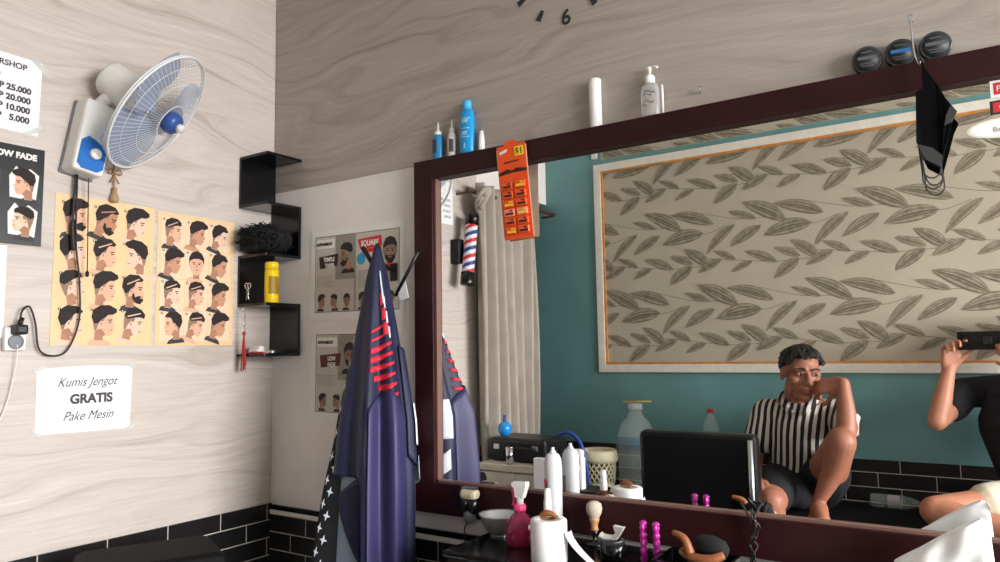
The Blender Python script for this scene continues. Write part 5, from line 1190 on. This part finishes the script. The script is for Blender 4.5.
# striped shirt
sm = bpy.data.materials.new('striped_cotton'); sm.use_nodes = True
nt = sm.node_tree; pbs = nt.nodes['Principled BSDF']; pbs.inputs['Roughness'].default_value = .9
tc = nt.nodes.new('ShaderNodeTexCoord'); sp = nt.nodes.new('ShaderNodeSeparateXYZ'); nt.links.new(tc.outputs['Object'], sp.inputs[0])
ns = nt.nodes.new('ShaderNodeTexNoise'); ns.inputs['Scale'].default_value = 5.0; nt.links.new(tc.outputs['Object'], ns.inputs['Vector'])
a1_ = nt.nodes.new('ShaderNodeMath'); a1_.operation = 'MULTIPLY_ADD'; a1_.inputs[1].default_value = .020; nt.links.new(ns.outputs['Fac'], a1_.inputs[0]); nt.links.new(sp.outputs[0], a1_.inputs[2])
a2_ = nt.nodes.new('ShaderNodeMath'); a2_.operation = 'MULTIPLY_ADD'; a2_.inputs[1].default_value = -.12; nt.links.new(sp.outputs[2], a2_.inputs[0]); nt.links.new(a1_.outputs[0], a2_.inputs[2])
a3_ = nt.nodes.new('ShaderNodeMath'); a3_.operation = 'MULTIPLY'; a3_.inputs[1].default_value = 1 / .0285; nt.links.new(a2_.outputs[0], a3_.inputs[0])
a4_ = nt.nodes.new('ShaderNodeMath'); a4_.operation = 'FRACT'; nt.links.new(a3_.outputs[0], a4_.inputs[0])
cr = nt.nodes.new('ShaderNodeValToRGB'); cr.color_ramp.interpolation = 'CONSTANT'; cr.color_ramp.elements[0].color = lin((24, 23, 26)); cr.color_ramp.elements[1].position = .52; cr.color_ramp.elements[1].color = lin((204, 196, 184))
nt.links.new(a4_.outputs[0], cr.inputs['Fac']); nt.links.new(cr.outputs['Color'], pbs.inputs['Base Color'])
b = new(); g = .013
limb(b, [((1.410, -1.795, .625), .136), ((1.425, -1.785, .68), .122 + g), ((1.440, -1.765, .82), .128 + g), ((1.443, -1.747, .885), .095 + g)])
limb(b, [((1.292, -1.745, .893), .052 + g), ((1.443, -1.748, .905), .046 + g), ((1.595, -1.735, .898), .052 + g)])
limb(b, [((1.288, -1.742, .888), .050 + g), ((1.250, -1.712, .765), .050 + g)]); limb(b, [((1.598, -1.735, .890), .050 + g), ((1.638, -1.645, .868), .050 + g)])
s = mesh_obj('shirt', remesh(b, .006, 4), sm, man); s.matrix_parent_inverse = wm(man).inverted()
b = new()
for sg in (-1, 1):
    tube(b, [NB + V((0, -.078, .042)), NB + V((sg * .066, -.03, .036)), NB + V((sg * .066, .045, .012)), NB + V((sg * .020, .098, -.040))], lambda t: .012 + .005 * math.sin(PI * t), 10)
part('collar', b, sm, man)
b = new()
limb(b, [((1.412, -1.80, .600), .130), ((1.412, -1.79, .63), .126)])
limb(b, [((1.412, -1.76, .585), .120), ((1.425, -1.640, .570), .070)]); limb(b, [((1.490, -1.78, .580), .104), ((1.545, -1.668, .650), .098)]); limb(b, [((1.335, -1.78, .580), .104), ((1.352, -1.60, .585), .094), ((1.372, -1.47, .585), .080)])
s = mesh_obj('shorts', remesh(b, .006, 4), M_['cloth_black'], man); s.matrix_parent_inverse = wm(man).inverted()

# ---- the photographer, sitting sideways on the bench and holding the phone that takes the picture
ph = thing('person', 'person in black t-shirt and cream shorts holding up a phone, right edge of mirror', 'person', (2.35, -1.80, BZ))
b = new()
HC2 = V((2.298, -1.868, 1.205)); NB2 = V((2.262, -1.880, 1.055))
r2, f2, u2, P2, R2 = head_shape(b, HC2, (-.42, .90, -.02), (0, 0, 1), NB2)
LS, RS = V((2.055, -1.925, .990)), V((2.400, -1.770, .995))
limb(b, [((2.330, -1.80, .590), .120), ((2.275, -1.825, .70), .118), ((2.235, -1.850, .87), .128), ((2.230, -1.855, .965), .090)])
limb(b, [(LS, .050), ((2.240, -1.860, 1.02), .056), (RS, .050)])
EL = V((1.962, -1.715, .885)); WL = V((2.012, -1.780, 1.090))
limb(b, [(LS, .048), ((2.00, -1.81, .925), .043), (EL, .036)]); limb(b, [(EL, .037), (EL.lerp(WL, .35), .038), (WL, .0245)])
hand(b, WL, (.16, -.06, 1), (.35, .9, -.1), (1, -.2, 0), thumb=(42, 5), curls=[(30, 40, 25), (45, 60, 40), (60, 75, 45), (65, 80, 45)])
ER = V((2.500, -1.615, .900)); WR = V((2.300, -1.735, 1.115))
limb(b, [(RS, .048), ((2.46, -1.69, .94), .043), (ER, .037)]); limb(b, [(ER, .038), (ER.lerp(WR, .35), .038), (WR, .025)])
hand(b, WR, (-1, .02, .62), (.1, -.95, .15), (-.5, 0, -.8), thumb=(38, 5), curls=[(15, 45, 40), (15, 45, 40), (20, 50, 40), (25, 50, 40)])
# folded legs
KL, KR = V((1.945, -1.565, .560)), V((2.66, -1.49, .565))
limb(b, [((2.275, -1.80, .575), .090), ((2.11, -1.68, .565), .076), (KL, .058)]); limb(b, [(KL, .056), ((2.08, -1.515, .540), .050), ((2.33, -1.475, .525), .032)])
foot(b, (2.335, -1.475, .535), (.93, .30, 0), down=(.2, .25, -1))
limb(b, [((2.455, -1.735, .575), .090), ((2.57, -1.60, .565), .076), (KR, .058)]); limb(b, [(KR, .056), ((2.54, -1.455, .560), .050), ((2.36, -1.395, .560), .032)])
foot(b, (2.350, -1.392, .565), (-.95, .10, 0), down=(0, .3, -1))
bo = mesh_obj('body', remesh(b, .005, 5), M_['skin_photographer'], ph); bo.matrix_parent_inverse = wm(ph).inverted()
face_parts(ph, r2, f2, u2, P2, R2)
h = mesh_obj('hair', hair_shape(P2, r2, f2, u2, 9), M_['hair'], ph); h.matrix_parent_inverse = wm(ph).inverted()
b = new()
limb(b, [((2.328, -1.80, .615), .132), ((2.275, -1.825, .70), .118 + g), ((2.235, -1.850, .87), .128 + g), ((2.230, -1.855, .960), .090 + g)])
limb(b, [(LS + V((.01, 0, 0)), .050 + g), ((2.240, -1.862, 1.005), .056 + g), (RS, .050 + g)])
limb(b, [(LS, .050 + g), ((2.010, -1.838, .938), .052 + g)]); limb(b, [(RS, .050 + g), ((2.455, -1.70, .945), .052 + g)])
s = mesh_obj('t_shirt', remesh(b, .006, 4), M_['tee_black'], ph); s.matrix_parent_inverse = wm(ph).inverted()
b = new(); prism(b, [(-.018, 0), (-.004, .012), (-.008, 0), (.006, .012), (.002, 0), (.016, .012), (.016, .006), (.006, -.006), (-.006, -.004), (-.012, -.006)], -.001, .002, M=Matrix.Translation((2.185, -1.7125, .865)) @ Matrix(((.85, .0, -.5, 0), (.5, 0, .85, 0), (0, 1, 0, 0), (0, 0, 0, 1)))); part('chest_print', b, M_['print_white'], ph)
b = new()
limb(b, [((2.345, -1.795, .600), .130), ((2.345, -1.795, .63), .126)])
limb(b, [((2.275, -1.80, .580), .102), ((2.125, -1.692, .570), .094)]); limb(b, [((2.455, -1.735, .580), .102), ((2.56, -1.615, .570), .094)])
s = mesh_obj('shorts', remesh(b, .006, 4), M_['cloth_cream'], ph); s.matrix_parent_inverse = wm(ph).inverted()
# the phone
fo = thing('phone', 'black phone held sideways in both hands at the right edge of the mirror', 'phone', (2.125, -1.768, 1.205))
b = new(); box(b, (2.128, -1.7660, 1.205), (.158, .0085, .074), bevel=.003); part('phone_body', b, M_['black_gloss'], fo)
b = new(); box(b, (2.150, -1.7612, 1.206), (.030, .002, .030), bevel=.0008); cb_ = part('camera_island', b, M_['black'], fo)
for dx, dz in ((-.007, .007), (.007, -.007)):
    b = new(); lathe(b, [(.0, 0), (.0055, 0), (.0055, .0015), (.0045, .0015), (.004, .0008), (.0, .0008)], (2.150 + dx, -1.7602, 1.206 + dz), (0, 1, 0), 18); part('lens', b, M_['black_gloss'], cb_)
b = new(); box(b, (2.128, -1.7706, 1.205), (.150, .001, .068)); part('screen', b, M_['black_gloss'], fo)
